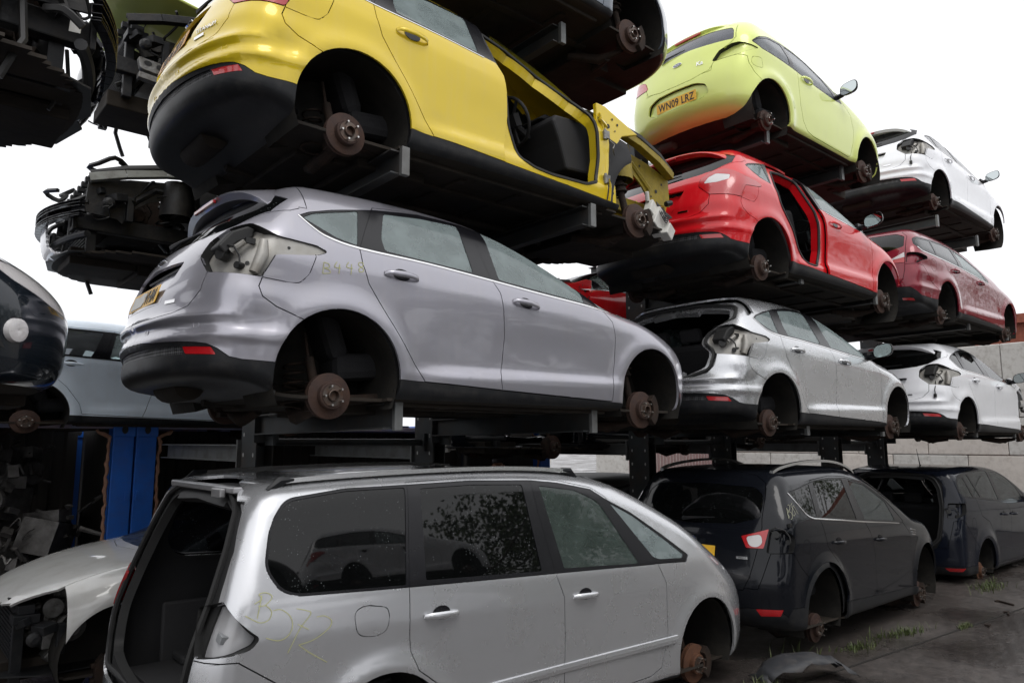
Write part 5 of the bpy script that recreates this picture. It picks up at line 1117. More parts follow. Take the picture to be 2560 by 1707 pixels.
rack(2.35,4.01,'rack frame under the lavender grey hatchback, its holed post rising behind the people carrier roof')
rack(7.12,8.85,'rack frame whose pale upright stands between the silver people carrier and the black off-roader')
rack(11.9,13.6,'rack frame at the far end, dark uprights against the concrete wall above the off-roader')
rack(-2.2,-.6,'rack frame at the left edge that carries the dark blue hatchback nose',brace=False)
# ---------------------------------------------------------------- containers
def container(x0,x1,y0,label,col,H=2.1,D=2.4,full=True):
    T=empty('shipping_container',((x0+x1)/2,y0+D/2,0),label,'container','blue shipping containers behind the rack'); cx=(x0+x1)/2; cy=y0+D/2
    mb=col; L=x1-x0
    for x in(x0+.10,x1-.10):
        for y in(y0+.09,y0+D-.09):
            b=MB(); b.box((x-cx,y-cy,H/2),(.20,.18,H)); 
            o=b.build('corner_post',mb,T,bevel=.006)
            b=MB(); b.box((x-cx,y-cy-.012,H-.07),(.215,.20,.15)); o2=b.build('corner_casting',mb,o,bevel=.01)
            b=MB(); b.add([(x-cx+.030*math.cos(t),y-cy-.116,H-.07+.045*math.sin(t)) for t in np.linspace(0,2*math.pi,15)[:-1]],[tuple(range(14))]); b.build('casting_hole',M_RUB,o2)
            if y<cy:
                b=MB()
                for z in(.35,.85,1.35,1.8): b.box((x-cx+(.06 if x>cx else -.06),y-cy-.095,z),(.035,.02,.09))
                b.build('lashing_lug',mb,o)
    b=MB(); b.box((0,y0-cy+.06,H-.035),(L-.4,.10,.055)); b.box((0,y0+D-cy-.06,H-.035),(L-.4,.10,.06)); b.box((0,y0-cy+.06,.08),(L-.4,.10,.14)); b.build('top_rail',M_CRAIL,T,bevel=.005)
    b=MB(); n=int(L/.28); pts=[]
    for k in range(n): q=-L/2+.1+k*(L-.2)/n; w=(L-.2)/n; pts+=[(q,0),(q+w*.4,0),(q+w*.5,.035),(q+w*.9,.035)]
    V=[];F=[]
    for x,dz in pts: V+=[(x,-D/2+.03,H-.02+dz),(x,D/2-.03,H-.02+dz)]
    for k in range(len(pts)-1): F.append((2*k,2*k+1,2*k+3,2*k+2))
    b.add(V,F); b.build('corrugated_roof',mb,T)
    b=MB(); V=[];F=[]
    for x,dz in pts: V+=[(x,D/2-.24-dz,.05),(x,D/2-.24-dz,H-.05)]
    for k in range(len(pts)-1): F.append((2*k,2*k+1,2*k+3,2*k+2))
    b.add(V,F); b.build('back_wall',M_CINT,T)
    for s in(-1,1): b=MB(); b.box((s*(L/2-.04),.1,H/2),(.03,D-.4,H-.1)); b.build('end_wall',M_CINT,T)
    b=MB(); b.box((0,0,.10),(L-.2,D-.2,.04)); b.build('floor',M_CINT,T)
    # ragged torch-cut edge of the removed side
    R=random.Random(3)
    for s in(-1,1):
        P=[]; z=.15
        while z<H-.12: P.append((s*(L/2-.235+R.uniform(-.012,.012)),-D/2+.02,z)); z+=.045
        P+= [(s*(L/2-.235-.10*math.sin(t)-.02),-D/2+.02,H-.12+.05*(1-math.cos(t))) for t in(.3,.9,1.5)]
        b=MB(); b.tube(P,[.012+R.random()*.012 for _ in P],6); b.build('cut_edge',M_CUT,T,smooth=True)
    return T
M_CBLU=mat('container_blue',(.015,.13,.55),.42,var=.45,vscale=2.5,col2=(.012,.10,.42),dirt=((.10,.045,.02),.22),bump=.15,bscale=18)
M_CRAIL=mat('container_rail_rust',(.14,.28,.55),.6,var=1.,vscale=5,col2=(.35,.17,.08),bump=.3,bscale=40)
M_CINT=mat('container_inside',(.030,.026,.022),.8,var=.6,vscale=2,col2=(.055,.048,.04),stretch=(6,6,.7))
M_CUT=mat('scorched_cut',(.35,.22,.16),.7,var=.9,vscale=18,col2=(.20,.07,.03))
container(-4.0,2.10,8.5,'left blue container with its side cut open on a heap of engines',M_CBLU)
container(2.12,8.1,8.5,'right blue container with an empty dark inside, next to the open engine container',M_CBLU)
def engine_lump(c,seed,s=1.,kind=0):
    R=random.Random(seed); b=MB()
    if kind==0:
        b.box((0,0,.18),(.5,.34,.34),(R.uniform(-.3,.3),R.uniform(-.3,.3),R.random()*3)); b.box((.05,0,.38),(.42,.22,.12),(.1,.2,R.random()*3))
        b.lathe([(.001,0),(.12,0),(.13,.04),(.07,.06),(.001,.06)],'y',c=(.1,-.24,.2),n=16)
        for k in range(4): b.tube([(-.18+k*.12,-.15,.30),(-.18+k*.12,-.25,.28),(-.1+k*.08,-.30,.18)],.022,7)
        b.tube([(-.3,-.1,.3),(-.5,-.2,.25),(-.75,-.22,.15)],[.03,.02,.02],7)
    else:
        b.tube([(-.38,-.1,.12),(.38,-.1,.14)],.035,10)
        for k in range(6): b.lathe([(.001,0),(.05,0),(.05,.025),(.001,.025)],'x',c=(-.32+k*.12,-.1+.05*math.sin(k*2),.13+.05*math.cos(k*2)),n=14)
    for _ in range(16): b.box((R.uniform(-.3,.3),R.uniform(-.25,.15),R.uniform(.03,.45)),(.03+R.random()*.1,.03+R.random()*.08,.02+R.random()*.08),(R.random()*2,R.random()*2,R.random()*2))
    for _ in range(5):
        P=[(R.uniform(-.35,.35),-.2+R.uniform(-.1,.1),R.uniform(.1,.5))]
        for _ in range(4): q=P[-1]; P.append((q[0]+R.uniform(-.12,.12),q[1]+R.uniform(-.06,.05),q[2]+R.uniform(-.1,.1)))
        b.tube(crv(P,3),R.choice([.007,.012]),5)
    return b
M_ENG=mat('oily_engine',(.15,.145,.14),.45,metal=.5,var=.8,vscale=12,col2=(.022,.019,.017),bump=.4,bscale=50)
M_ENGR=mat('brown_gearbox',(.24,.19,.14),.6,metal=.3,var=.7,vscale=10,col2=(.04,.03,.022),bump=.4,bscale=50)
_lab=['pale gearbox at the left edge, low in the container heap','crankshaft with bright journals at the bottom of the engine heap','oily engine with a pulley, lowest in the middle of the container heap','engine with a bright bracket, near the top of the heap','dark engine block on the right foot of the heap by the post','engine deep in the shade, topmost of the container heap','dark engine at the far left middle of the heap','engine half hidden behind the topmost one in the container']
for i,(x,y,z,k,m) in enumerate([(.15,8.9,.75,0,M_ENGR),(.45,8.75,.42,1,M_ALU),(1.0,9.0,.55,0,M_ENG),(1.05,9.1,1.12,0,M_ENG),(1.45,9.05,.75,0,M_ENG),(1.15,9.6,1.38,0,M_ENG),(.35,9.1,1.10,0,M_ENG),(.70,9.5,1.35,0,M_ENG)]):
    o=engine_lump(None,i+3,kind=k).build('scrap_engine' if k==0 else 'crankshaft',m,None,bevel=.004); o.location=(x,y,z); o.rotation_euler=(R_:=(0,(-.1,.1,.25,-.2)[i%4],(.4,0,1.1,-.7,2.2)[i%5]))
    tag(o,_lab[i],'engine' if k==0 else 'crankshaft','scrap engines heaped in the container')
e=MB(); e.box((0.3,0,.2),(3.0,1.3,.45),(0,.1,0)); e.box((.7,.4,.55),(1.6,.8,.6),(0,-.15,0)); o=e.build('engine_heap',M_CINT,None,bevel=.05); o.location=(.3,9.7,.12); tag(o,'dark mass of scrap metal under the engines in the left container','scrap',None,'stuff')
# ---------------------------------------------------------------- concrete block wall
M_CONC=mat('pale_concrete',(.60,.59,.56),.85,var=.6,vscale=1.1,col2=(.46,.44,.41),dirt=((.16,.13,.10),.5),bump=.25,bscale=14)
M_CONC2=mat('pinkish_concrete',(.62,.57,.52),.85,var=.5,vscale=1.3,col2=(.52,.48,.44),dirt=((.18,.14,.11),.35),bump=.25,bscale=14)
W=empty('block_wall',(18.9,8,0),'tall wall of big pale concrete blocks behind the far end of the racks','wall')
WR=random.Random(5)
for r in range(5):
    y=-14+(0 if r%2 else .8)
    while y<17:
        b=MB(); b.box((0,0,0),(.8,1.588,.792)); o=b.build('concrete_block',M_CONC2 if (r in(2,) and y>5) or WR.random()<.1 else M_CONC,W,bevel=.02); o.location=(WR.uniform(-.012,.012),y-8,.41+r*.805); y+=1.6
b=MB(); b.box((0,0,2.6),(6,12,5.2)); b.box((0,0,5.3),(6.4,12.4,.25)); o=b.build('brick_shed',mat('red_brick_band',(.30,.085,.05),.8,var=.4,vscale=8),None); o.location=(27,2.0,0); tag(o,'red brick shed with a pale roof edge beyond the concrete wall','building')
f=MB()
for k in range(60):
    f.box((k*.14,0,1.1),(.09,.03,2.2))
f.box((4.2,.03,1.9),(8.4,.03,.08)); f.box((4.2,.03,.5),(8.4,.03,.08)); o=f.build('ribbed_fence',mat('faded_fence',(.24,.23,.22),.7,var=1.,vscale=.6,col2=(.26,.10,.10)),None); o.location=(14.5,12.3,0); tag(o,'faded grey and pink ribbed metal fence seen under the racks','fence')
# ---------------------------------------------------------------- grass and litter
def tuft(name,label,cx,cy,n,rx,ry,h,seed,ang=0):
    R=random.Random(seed); b=MB(); V=[];F=[]
    for _ in range(n):
        a=R.gauss(0,.5)*rx; c=R.gauss(0,.5)*ry; x=cx+a*math.cos(ang)-c*math.sin(ang); y=cy+a*math.sin(ang)+c*math.cos(ang); L=h*R.uniform(.35,1.)*(1.6 if R.random()<.04 else 1); t=R.uniform(0,6.28); w=R.uniform(.0025,.006); le=R.uniform(.2,.8)*L
        dx,dy=math.cos(t),math.sin(t); k=len(V)
        for q,ww in((0,1),(.5,.8),(1,0)): X=x+dx*le*q*q; Y=y+dy*le*q*q; Z=L*(q-.18*q*q); V+=[(X-dy*w*ww,Y+dx*w*ww,Z),(X+dy*w*ww,Y-dx*w*ww,Z)]
        F+=[(k,k+1,k+3,k+2),(k+2,k+3,k+5,k+4)]
    o=mesh_obj(name,V,F,mat('weed_green',(.045,.085,.016),.6,var=.8,vscale=6,col2=(.085,.085,.03)),None); tag(o,label,'grass',None,'stuff'); return o
tuft('grass','bright green grass tuft between the off-roader front wheel and the ribbed slab',7.9,3.32,170,.40,.08,.11,1,-.25)
tuft('grass','low green weeds beside the rear disc of the off-roader',7.15,3.35,150,.24,.08,.08,2,-.2)
tuft('grass','small flat weed growing in the slab joint on the right',8.75,3.0,110,.14,.04,.07,3,0)
tuft('grass','green and reddish weeds under the compact people carrier',11.3,3.55,170,.45,.15,.12,4,0)
tuft('grass','thin tall stalks behind the torn liner on the floor',6.35,3.55,24,.3,.2,.25,6,0)
tuft('grass','weed by the front disc of the silver people carrier',5.45,3.30,60,.2,.12,.12,7,0)
# torn wheel-arch liner on the floor
b=MB(); V=[];F=[]; n=16
for i in range(n+1):
    t=i/n; a=math.radians(20+150*t); x=.44*math.cos(a)*1.2; z=.04+.22*math.sin(a)**1.3; k=.02*math.sin(i*1.7)
    for y,dz in((-.16,-.03+k),(-.08,0),(.05,.012-k),(.14,-.02),(.19,-.06+k)): V.append((x+(.03 if i%5==0 else 0),y*(1+.25*math.sin(i*.8)),max(.006,z+dz)))
for i in range(n):
    for k in range(4):
        if (i,k) not in((3,0),(9,3),(10,3),(14,0)): F.append((i*5+k,i*5+k+1,i*5+k+6,i*5+k+5))
b.add(V,F); o=b.build('wheel_arch_liner',mat('dusty_grey_plastic',(.032,.034,.039),.55,var=.5,vscale=8,dirt=((.16,.14,.12),.3)),None,smooth=True,angle=60); o.scale=(.78,.9,.78); o.location=(5.85,3.20,0.0); o.rotation_euler=(.05,.0,math.radians(-28)); o.modifiers.new('thickness','SOLIDIFY').thickness=.004; tag(o,'broken grey plastic wheel arch liner lying on the wet floor','liner')
for i,(x,y,l,r) in enumerate(((9.8,2.9,.16,.3),(10.4,3.1,.25,1.0),(9.0,2.85,.05,0.))):
    b=MB(); b.box((0,0,.012),(l,.02,.02)); b.box((l*.4,.02,.01),(.03,.05,.015)); o=b.build('metal_scrap',M_SUS,None,bevel=.003); o.location=(x,y,0); o.rotation_euler=(0,0,r); tag(o,('short dark bracket lying on the open floor','long thin metal strip lying near the compact people carrier','tiny metal lump on the ribbed floor')[i],'scrap')
# ---------------------------------------------------------------- trees and neighbours behind the camera, seen only in reflections
def tree(label,loc,H,seed,leaf):
    R=random.Random(seed); T=empty('tree',loc,label,'tree','trees across the yard behind the camera')
    b=MB(); b.tube([(0,0,0),(.05,.03,H*.25),(-.05,.1,H*.5),(0,0,H*.8)],[.22,.17,.12,.04],8); tips=[]
    for k in range(14):
        a=R.random()*6.28; z=H*R.uniform(.22,.7); L=H*R.uniform(.2,.36); t=(L*math.cos(a),L*math.sin(a),z+L*R.uniform(.3,.8)); tips.append(t); b.tube([(0,0,z),(t[0]*.5,t[1]*.5,z+(t[2]-z)*.4),t],[.07,.045,.015],6)
    b.build('trunk',mat('bark',(.09,.07,.05),.9,bump=.5),T,smooth=True)
    V=[];F=[]
    for t in tips+[(0,0,H*.85)]*2:
        for _ in range(9):
            c=[t[i]+R.gauss(0,H*.075) for i in range(3)]
            for _ in range(34):
                p=[c[i]+R.gauss(0,H*.028) for i in range(3)]; u=Vector((R.gauss(0,1),R.gauss(0,1),R.gauss(0,1))).normalized(); v=u.orthogonal().normalized(); w=.09; n=len(V)
                V+= [Vector(p)+u*w,Vector(p)+v*w*.5,Vector(p)-u*w,Vector(p)-v*w*.5]; F.append((n,n+1,n+2,n+3))
    mesh_obj('crown',V,F,leaf,T); return T
def person(loc,yaw,label):
    """standing man seen over the roofs: skinned body, jacket and trousers, cap"""
    T=empty('person',loc,label,'person',rot=(0,0,yaw))
    def skin(name,J,E,m,root=0,sub=2):
        me=bpy.data.meshes.new(name); me.from_pydata([j[:3] for j in J],E,[]); me.materials.append(m); o=bpy.data.objects.new(name,me); link(o,T)
        o.modifiers.new('skin','SKIN'); 
        for i,j in enumerate(J): me.skin_vertices[0].data[i].radius=(j[3],j[4] if len(j)>4 else j[3]); me.skin_vertices[0].data[i].use_root=(i==root)
        md=o.modifiers.new('sub','SUBSURF'); md.levels=sub; md.render_levels=sub; o.modifiers['skin'].use_smooth_shade=True; return o
    sk=mat('skin_tone',(.42,.22,.15),.5)
    J=[(0,0,.93,.15,.12),(0,0,1.12,.14,.11),(0,0,1.34,.17,.12),(0,0,1.46,.07,.065),(.01,0,1.54,.055),(.02,0,1.62,.075,.085),(.015,0,1.72,.072,.085),
       (0,.18,1.41,.06),(-.02,.25,1.15,.046),(.08,.27,.92,.034),(.11,.27,.85,.03),(0,-.18,1.41,.06),(-.02,-.25,1.15,.046),(.08,-.27,.92,.034),(.11,-.27,.85,.03),
       (0,.09,.88,.09),(.02,.10,.50,.065),(0,.10,.10,.045),(.14,.11,.04,.038),(0,-.09,.88,.09),(.02,-.10,.50,.065),(0,-.10,.10,.045),(.14,-.11,.04,.038)]
    E_=[(0,1),(1,2),(2,3),(3,4),(4,5),(5,6),(2,7),(7,8),(8,9),(9,10),(2,11),(11,12),(12,13),(13,14),(0,15),(15,16),(16,17),(17,18),(0,19),(19,20),(20,21),(21,22)]
    body=skin('body',J,E_,sk)
    b=MB(); 
    for s in(-1,1):
        for k in range(4): b.tube([(.12,s*.27+(k-1.5)*.017,.835),(.14,s*.27+(k-1.5)*.018,.79),(.13,s*.27+(k-1.5)*.018,.757-.006*abs(k-1.5))],[.0095,.0085,.007],6)
        b.tube([(.11,s*.235,.86),(.13,s*.225,.82),(.14,s*.23,.80)],[.012,.010,.008],6); b.lathe([(.001,-.008),(.02,0),(.012,.012),(.001,.012)],'y',c=(.02,s*.085,1.655),n=10)
    b.tube([(.095,0,1.69),(.118,0,1.655),(.10,0,1.645)],[.010,.016,.012],8); b.box((.094,0,1.612),(.012,.045,.010))
    for s in(-1,1): b.lathe([(.001,0),(.012,0),(.001,.010)],'x',c=(.088,s*.032,1.685),n=10)
    b.build('hand_and_face_detail',sk,T,smooth=True)
    skin('jacket',[(0,0,.90,.165,.135),(0,0,1.12,.155,.125),(0,0,1.34,.185,.135),(0,0,1.45,.085),(0,.18,1.41,.075),(-.02,.25,1.15,.062),(.07,.27,.95,.05),(0,-.18,1.41,.075),(-.02,-.25,1.15,.062),(.07,-.27,.95,.05)],[(0,1),(1,2),(2,3),(2,4),(4,5),(5,6),(2,7),(7,8),(8,9)],mat('dark_jacket',(.03,.035,.05),.9))
    skin('trousers',[(0,0,.93,.16,.13),(0,.09,.84,.10),(.02,.10,.50,.08),(0,.10,.12,.065),(0,-.09,.84,.10),(.02,-.10,.50,.08),(0,-.10,.12,.065)],[(0,1),(1,2),(2,3),(0,4),(4,5),(5,6)],mat('dark_trousers',(.02,.02,.022),.9))
    c=MB(); c.lathe([(.098,1.70),(.102,1.73),(.098,1.77),(.075,1.80),(.03,1.815),(.001,1.817)],'z',c=(.012,0,0),n=22); c.V=[(v[0]*1.05,v[1]*.92,v[2]) for v in c.V]; c.prism([(.08,-.075),(.15,-.06),(.175,0),(.15,.06),(.08,.075)],1.712,1.722,'z'); c.build('cap',mat('grey_cap',(.06,.058,.065),.95,var=.8,vscale=30),T,smooth=True)
    return T
def roof_rail(T,sh,y,xs,h,m,arch=0.,s=-1,w=.022,foot=None):
    P=[]; n=len(xs)
    for i,x in enumerate(xs):
        t=i/(n-1); yy=y-.0*t; z=float(sh.ztop(x))-sh.cr*yy*yy; P.append((x,s*yy,z+h+arch*math.sin(math.pi*t)**.6))
    b=MB(); V=[];F=[]
    for i,p in enumerate(P):
        for a,c in((-w,-.012),(-w*.8,.012),(w*.6,.014),(w,-.012)): V.append((p[0],p[1]+s*a*-1,p[2]+c))
    for i in range(n-1):
        for k in range(4): F.append((i*4+k,i*4+(k+1)%4,(i+1)*4+(k+1)%4,(i+1)*4+k))
    F+=[(0,1,2,3),tuple((n-1)*4+k for k in(3,2,1,0))]; b.add(V,F); o=b.build('roof_rail',m,T,smooth=True,angle=50)
    if foot:
        for p,q in((P[0],P[1]),(P[-1],P[-2])):
            f=MB(); f.tube([(p[0]+(p[0]-q[0])*.9,p[1],p[2]-.045),p,q],[.012,.026,.020],6); f.build('rail_foot',foot,o,smooth=True)
    return o
P_BLK=paint('black_paint',(.006,.007,.010),rough=.15,dirty=.02,dcol=(.08,.07,.06),coat=.42,drops=.05)
P_BLK2=paint('blue_black_paint',(.007,.009,.016),rough=.15,dirty=.03,dcol=(.08,.07,.06),coat=.42,drops=.05)
P_DBLU=paint('dark_blue_paint',(.010,.015,.022),metal=.3,rough=.25,dirty=.05,dcol=(.12,.11,.10))
P_BURG=paint('burgundy_paint',(.22,.010,.026),metal=.2,rough=.3,dirty=.06)
P_LBLU=paint('pale_blue_paint',(.78,.88,.98),metal=.1,rough=.3)
P_SIL2=paint('dull_silver_paint',(.62,.62,.60),metal=.2,rough=.4,dirty=.3)
P_GAL=paint('people_carrier_silver',(.62,.63,.65),metal=.72,rough=.27,dirty=.08,drops=.03)
# --- main row, nose to tail
GRP='five-door hatchbacks stacked on the rack'
gy,S=car(HATCH,at((1.905,3.7,2.15)),P_GREY,'lavender grey hatchback with B448 chalked on it, above the silver people carrier',miss=('lamp_R','lamp_L'),mirrors='',plate_=(('VHM',.13),dict(torn=True)),group=GRP)
sh=S.sh
B=[[(-.112,.932),(-.118,.868)],[(-.112,.930),(-.085,.925),(-.082,.908),(-.108,.900),(-.080,.892),(-.076,.876),(-.118,.868)],[(-.035,.945),(-.050,.915),(-.012,.912)],[(-.020,.935),(-.024,.880)],[(.035,.955),(.022,.925),(.060,.922)],[(.052,.945),(.048,.885)],[(.125,.965),(.100,.962),(.098,.945),(.122,.932),(.124,.915),(.102,.908),(.098,.925),(.122,.945),(.125,.965)]]
tag(scrawl('chalk_writing',sh,B,mat('faint_chalk',(.46,.46,.20),.9),gy,w=.0038),'yellow chalk B448')
yl,_=car(HATCH,at((1.99,3.77,3.70)),P_YEL,'yellow hatchback without its front door, on the tier above the lavender grey one',miss=('fd_R','front'),mirrors='',plate_=(('YR10 ZLU',0),dict(m=M_PLTO)),group=GRP)
P1=onrear(sh,[-.50],[.735])[0]; n1=sh.N(P1[None])[0]; text_mesh('trim_lettering','TITANIUM',.038,M_CHR,yl,rear_frame(P1+n1*.002,n1),sx=1.1)
b=MB(); b.box((3.02,-.70,.30),(.20,.10,.18),(.1,.5,.2)); b.box((3.10,-.74,.22),(.11,.09,.11),(.1,.5,.2)); b.box((2.94,-.70,.40),(.11,.07,.12),(0,.5,.2)); b.tube([(2.90,-.70,.46),(2.88,-.71,.54)],.02,8); b.build('washer_bottle',M_WPL,yl,bevel=.012)
b=MB(); 
for k in range(4): b.tube(crv([(3.02,-.70,.48),(2.98+.03*k,-.76,.38),(3.04,-.78,.28+.02*k),(3.10+.02*k,-.75,.36),(3.0,-.70,.45)],5),.005,5)
b.tube([(3.10,-.74,.47),(3.16,-.75,.49)],.024,8); b.build('loose_wiring',M_WIRE,yl,smooth=True)
rd,_=car(HATCH,at((6.40,3.7,3.57)),P_RED,'bright red hatchback without its rear door, on the tier above the silver one',miss=('rd_R','bumper'),mirrors='R',plate_=(('LJU',.12),{}),group=GRP)
sv,_=car(HATCH,at((6.42,3.7,2.08)),P_SIL,'silver hatchback with its tailgate missing, just beneath the red one',miss=('tailgate','lamp_R','lamp_L'),mirrors='R',group=GRP)
wh,_=car(HATCH,at((11.9,4.0,5.50)),P_WHT,'white hatchback on the top tier, beside the sky at the upper right',miss=('lamp_R','lamp_L','bumper','dangle'),mirrors='R',glassm=G_CLEAR,group=GRP)
w2,_=car(HATCH,at((11.30,3.7,2.05)),P_WHT,'white hatchback with a stripped nose, beneath the burgundy estate car',miss=('lamp_R','lamp_L','front','dangle'),mirrors='R',rearglass=G_DARK,rgl=G_DARK,gl2=G_CLEAR,group=GRP)
front_pack(w2,4,beam=False,loom=12)
mp,SM=car(MPVC,(2.13,4.41,0.0),P_GAL,'silver people carrier with dark windows and an open tail, nearest at the bottom',miss=('tailgate','lamp_R'),mirrors='',hubz=.21,qgl=G_DARK,rgl=G_DARK,gl2=G_GREEN)
B=[[(-0.682,1.083),(-0.669,1.136),(-0.656,1.182)],[(-0.693,1.147),(-0.658,1.166),(-0.669,1.187),(-0.634,1.19),(-0.608,1.168),(-0.643,1.137),(-0.677,1.137)],[(-0.643,1.137),(-0.614,1.106),(-0.627,1.071),(-0.67,1.063),(-0.734,1.1)],[(-0.605,1.108),(-0.566,1.107),(-0.522,1.069),(-0.514,1.019),(-0.54,0.982),(-0.584,0.971),(-0.64,0.991)],[(-0.491,1.102),(-0.441,1.087),(-0.421,1.068),(-0.478,1.006),(-0.534,0.908)],[(-0.487,1.031),(-0.432,0.999)],[(-0.39,1.051),(-0.348,1.05),(-0.312,1.023),(-0.33,0.988),(-0.404,0.949),(-0.481,0.936)],[(-0.481,0.936),(-0.421,0.889),(-0.333,0.832)]]
tag(scrawl('chalk_writing',SM.sh,B,mat('faint_chalk',(.46,.46,.24),.9),mp,w=.0032),'yellow chalk B372')
for s in(-1,1): roof_rail(mp,SM.sh,.665,np.linspace(-.50,1.62,30),.012,M_CHR if False else mat('satin_rail',(.62,.62,.62),.25,metal=1.),s=s,foot=M_BLK,w=.018)
b=MB(); b.box((-.66,0,1.652),(.05,1.05,.035)); b.box((-.70,-.35,1.635),(.03,.14,.05)); b.build('tail_header',M_GUT,mp,bevel=.008)
b=MB(); b.box((-.30,0,.56),(1.1,1.20,.03)); b.box((-.02,.60,.74),(1.3,.03,.36)); b.box((-.15,.50,.60),(.9,.2,.05)); b.build('boot_lining',M_TRIM,mp,bevel=.02)
b=MB(); b.tube(crv([(-.62,-.66,1.50),(-.70,-.67,1.25),(-.80,-.68,1.02),(-.84,-.68,.96)],4),.010,6); b.box((-.845,-.68,.94),(.035,.03,.05)); b.build('gas_strut',M_WIRE,mp,smooth=True)
b=MB(); b.box((-.79,-.79,.99),(.06,.05,.04),(.3,.2,.1)); b.build('lamp_connector',mat('grey_connector',(.25,.26,.27),.5),mp,bevel=.004)
ku,SK=car(SUVC,(6.62,4.30,.01),P_BLK,'black off-roader with silver roof rails, parked in line right behind the silver people carrier',yaw=math.radians(3.4),tilt=math.radians(-1.4),miss=('lamp_R',),mirrors='',plate_=(('58 YGL',0),{}),qgl=G_DARK,rgl=G_DARK,gl2=glass('grey_green_glass',(.45,.55,.55),haze=.10,hcol=(.3,.36,.36)),rearglass=G_DARK,dk=True)
for s in(-1,1): roof_rail(ku,SK.sh,.60,np.linspace(-.38,1.45,26),.00,mat('satin_rail',(.62,.62,.62),.25,metal=1.),arch=.055,s=s,w=.022)
tag(scrawl('chalk_writing',SK.sh,[sh_(q,.06,-.03) for q in[[(-0.578,1.334),(-0.612,1.249)],[(-0.582,1.326),(-0.578,1.306),(-0.6,1.284),(-0.599,1.264),(-0.613,1.246)],[(-0.551,1.357),(-0.533,1.357),(-0.545,1.329),(-0.571,1.307),(-0.553,1.287),(-0.573,1.251),(-0.598,1.239)],[(-0.475,1.372),(-0.513,1.351),(-0.502,1.322),(-0.5,1.286),(-0.54,1.266),(-0.543,1.294),(-0.471,1.35),(-0.459,1.278)]]],mat('pale_chalk',(.35,.35,.25),.9),ku,w=.004),'pale chalk B38')
P1=onrear(SK.sh,[-.50],[.868])[0]; n1=SK.sh.N(P1[None])[0]; text_mesh('trim_lettering','TDCi',.02,M_INK,ku,rear_frame(P1+n1*.007,n1),sx=1.6)
b=MB(); 
A=onsurf(SK.sh,[2.30],[.955])[0]
for k in range(3): b.box((A[0]+.01*k,A[1]-.002,A[2]-.028*k+.02),(.13-.02*k,.012,.012),(0,.12,0))
b.build('wing_vent',M_CHR,ku,bevel=.003)
mn,SN=car(MINIC,(6.95,4.63,5.08),P_LIME,'lime green three-door mini hatchback on the top tier, with plate WN09 LRZ',miss=('lamp_R',),dk=True,mirrors='R',plate_=(('WN09 LRZ',0),{}),glassm=glass('sky_glass',(.80,.86,.88),haze=.18,hcol=(.62,.68,.74)),rearglass=glass('rear_sky_glass',(.42,.45,.50),haze=.25,hcol=(.40,.42,.47)))
P1=onrear(SN.sh,[-.29],[.835])[0]; n1=SN.sh.N(P1[None])[0]; text_mesh('model_lettering','Ka',.075,M_CHR,mn,rear_frame(P1+n1*.003,n1),ext=.003,font_bold=True)
b=MB(); b.lathe([(.001,-.2),(.06,-.19),(.065,-.1),(.065,.1),(.06,.19),(.001,.2)],'y',c=(-.30,.45,.18),n=18); b.build('rear_silencer',M_RUST,mn,smooth=True)
es,SE=car(ESTC,(10.90,4.51,3.39),P_BURG,'burgundy estate car with chrome window line, right under the top white hatchback',miss=('lamp_R',),mirrors='',dk=True,qgl=glass('smoked_glass',(.40,.42,.44),haze=.14,hcol=(.35,.38,.40)),rgl=MATS['smoked_glass'],gl2=G_TEAL)
cm,_=car(CMAXC,(12.02,4.65,-.12),P_BLK2,'dark compact people carrier with an open tail at the lower right edge',miss=('tailgate','lamp_R'),mirrors='R',dk=True,glassm=glass('dark_green_glass',(.25,.30,.28),haze=.05),chrome=False)
b=MB(); b.tube([(.0,-.1,1.66),(-.10,-.1,1.92)],[.008,.003],6); b.lathe([(.02,1.655),(.01,1.69),(.001,1.69)],'z',c=(0,-.1,0),n=10); b.build('aerial',M_WIRE,cm)
# --- previous bay and upper tier: dark car over the yellow one, dark blue nose, stripped nose
# white jump: copies with other paint
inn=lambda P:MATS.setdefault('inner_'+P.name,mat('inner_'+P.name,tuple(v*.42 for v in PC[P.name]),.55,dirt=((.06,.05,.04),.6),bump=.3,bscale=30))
P_SLATE=paint('slate_blue_paint',(.10,.12,.15),metal=.4,rough=.3)
top,_=car(HATCH,at((2.05,3.85,5.38)),P_SLATE,'slate blue car cut off by the upper edge, over the yellow hatchback',mirrors='',group=GRP)
nose,_=car(HATCH,(-2.78,4.50,1.93),P_DBLU,'dark blue hatchback whose nose pokes in at the left edge',mirrors='',group=GRP,miss=('cabin',),full=False)
b=MB()
for k in range(7):
    z=.30+k*.048; b.tube([(3.47-.55*y*y-.9*abs(y)**4,y,z) for y in np.linspace(-.62,.62,17)],[.011]*17,5)
b.build('grille_slat',M_BLK,nose,smooth=True)
b=MB(); b.prism([(-.62,.27),(.62,.27),(.56,.63),(-.56,.63)],3.20,3.30,'x'); b.build('grille_opening',M_RUB,nose)
for s in(-1,1):
    A=np.array([3.20,s*.76,.44]); b=MB(); b.lathe([(.055,0),(.050,.03),(.03,.035),(.001,.03)],'x',c=(0,0,0),n=18); o=b.build('fog_lamp',M_CLRL,nose,smooth=True); o.location=A; o.rotation_euler=(0,0,s*.9)
    b=MB(); b.lathe([(.11,0),(.105,.012),(.056,.01)],'x',n=20); o=b.build('fog_recess',M_RUB,nose,smooth=True); o.location=A-np.array([.012,0,0]); o.rotation_euler=(0,0,s*.9); o.scale=(1,1,.8)
s1=clone(yl,(-2.70,4.45,3.42),'black stripped car front hanging at the upper left corner',GRP,mp={P_YEL:P_BLK,MATS['inner_'+P_YEL.name]:inn(P_BLK)},name='stripped_hatchback')
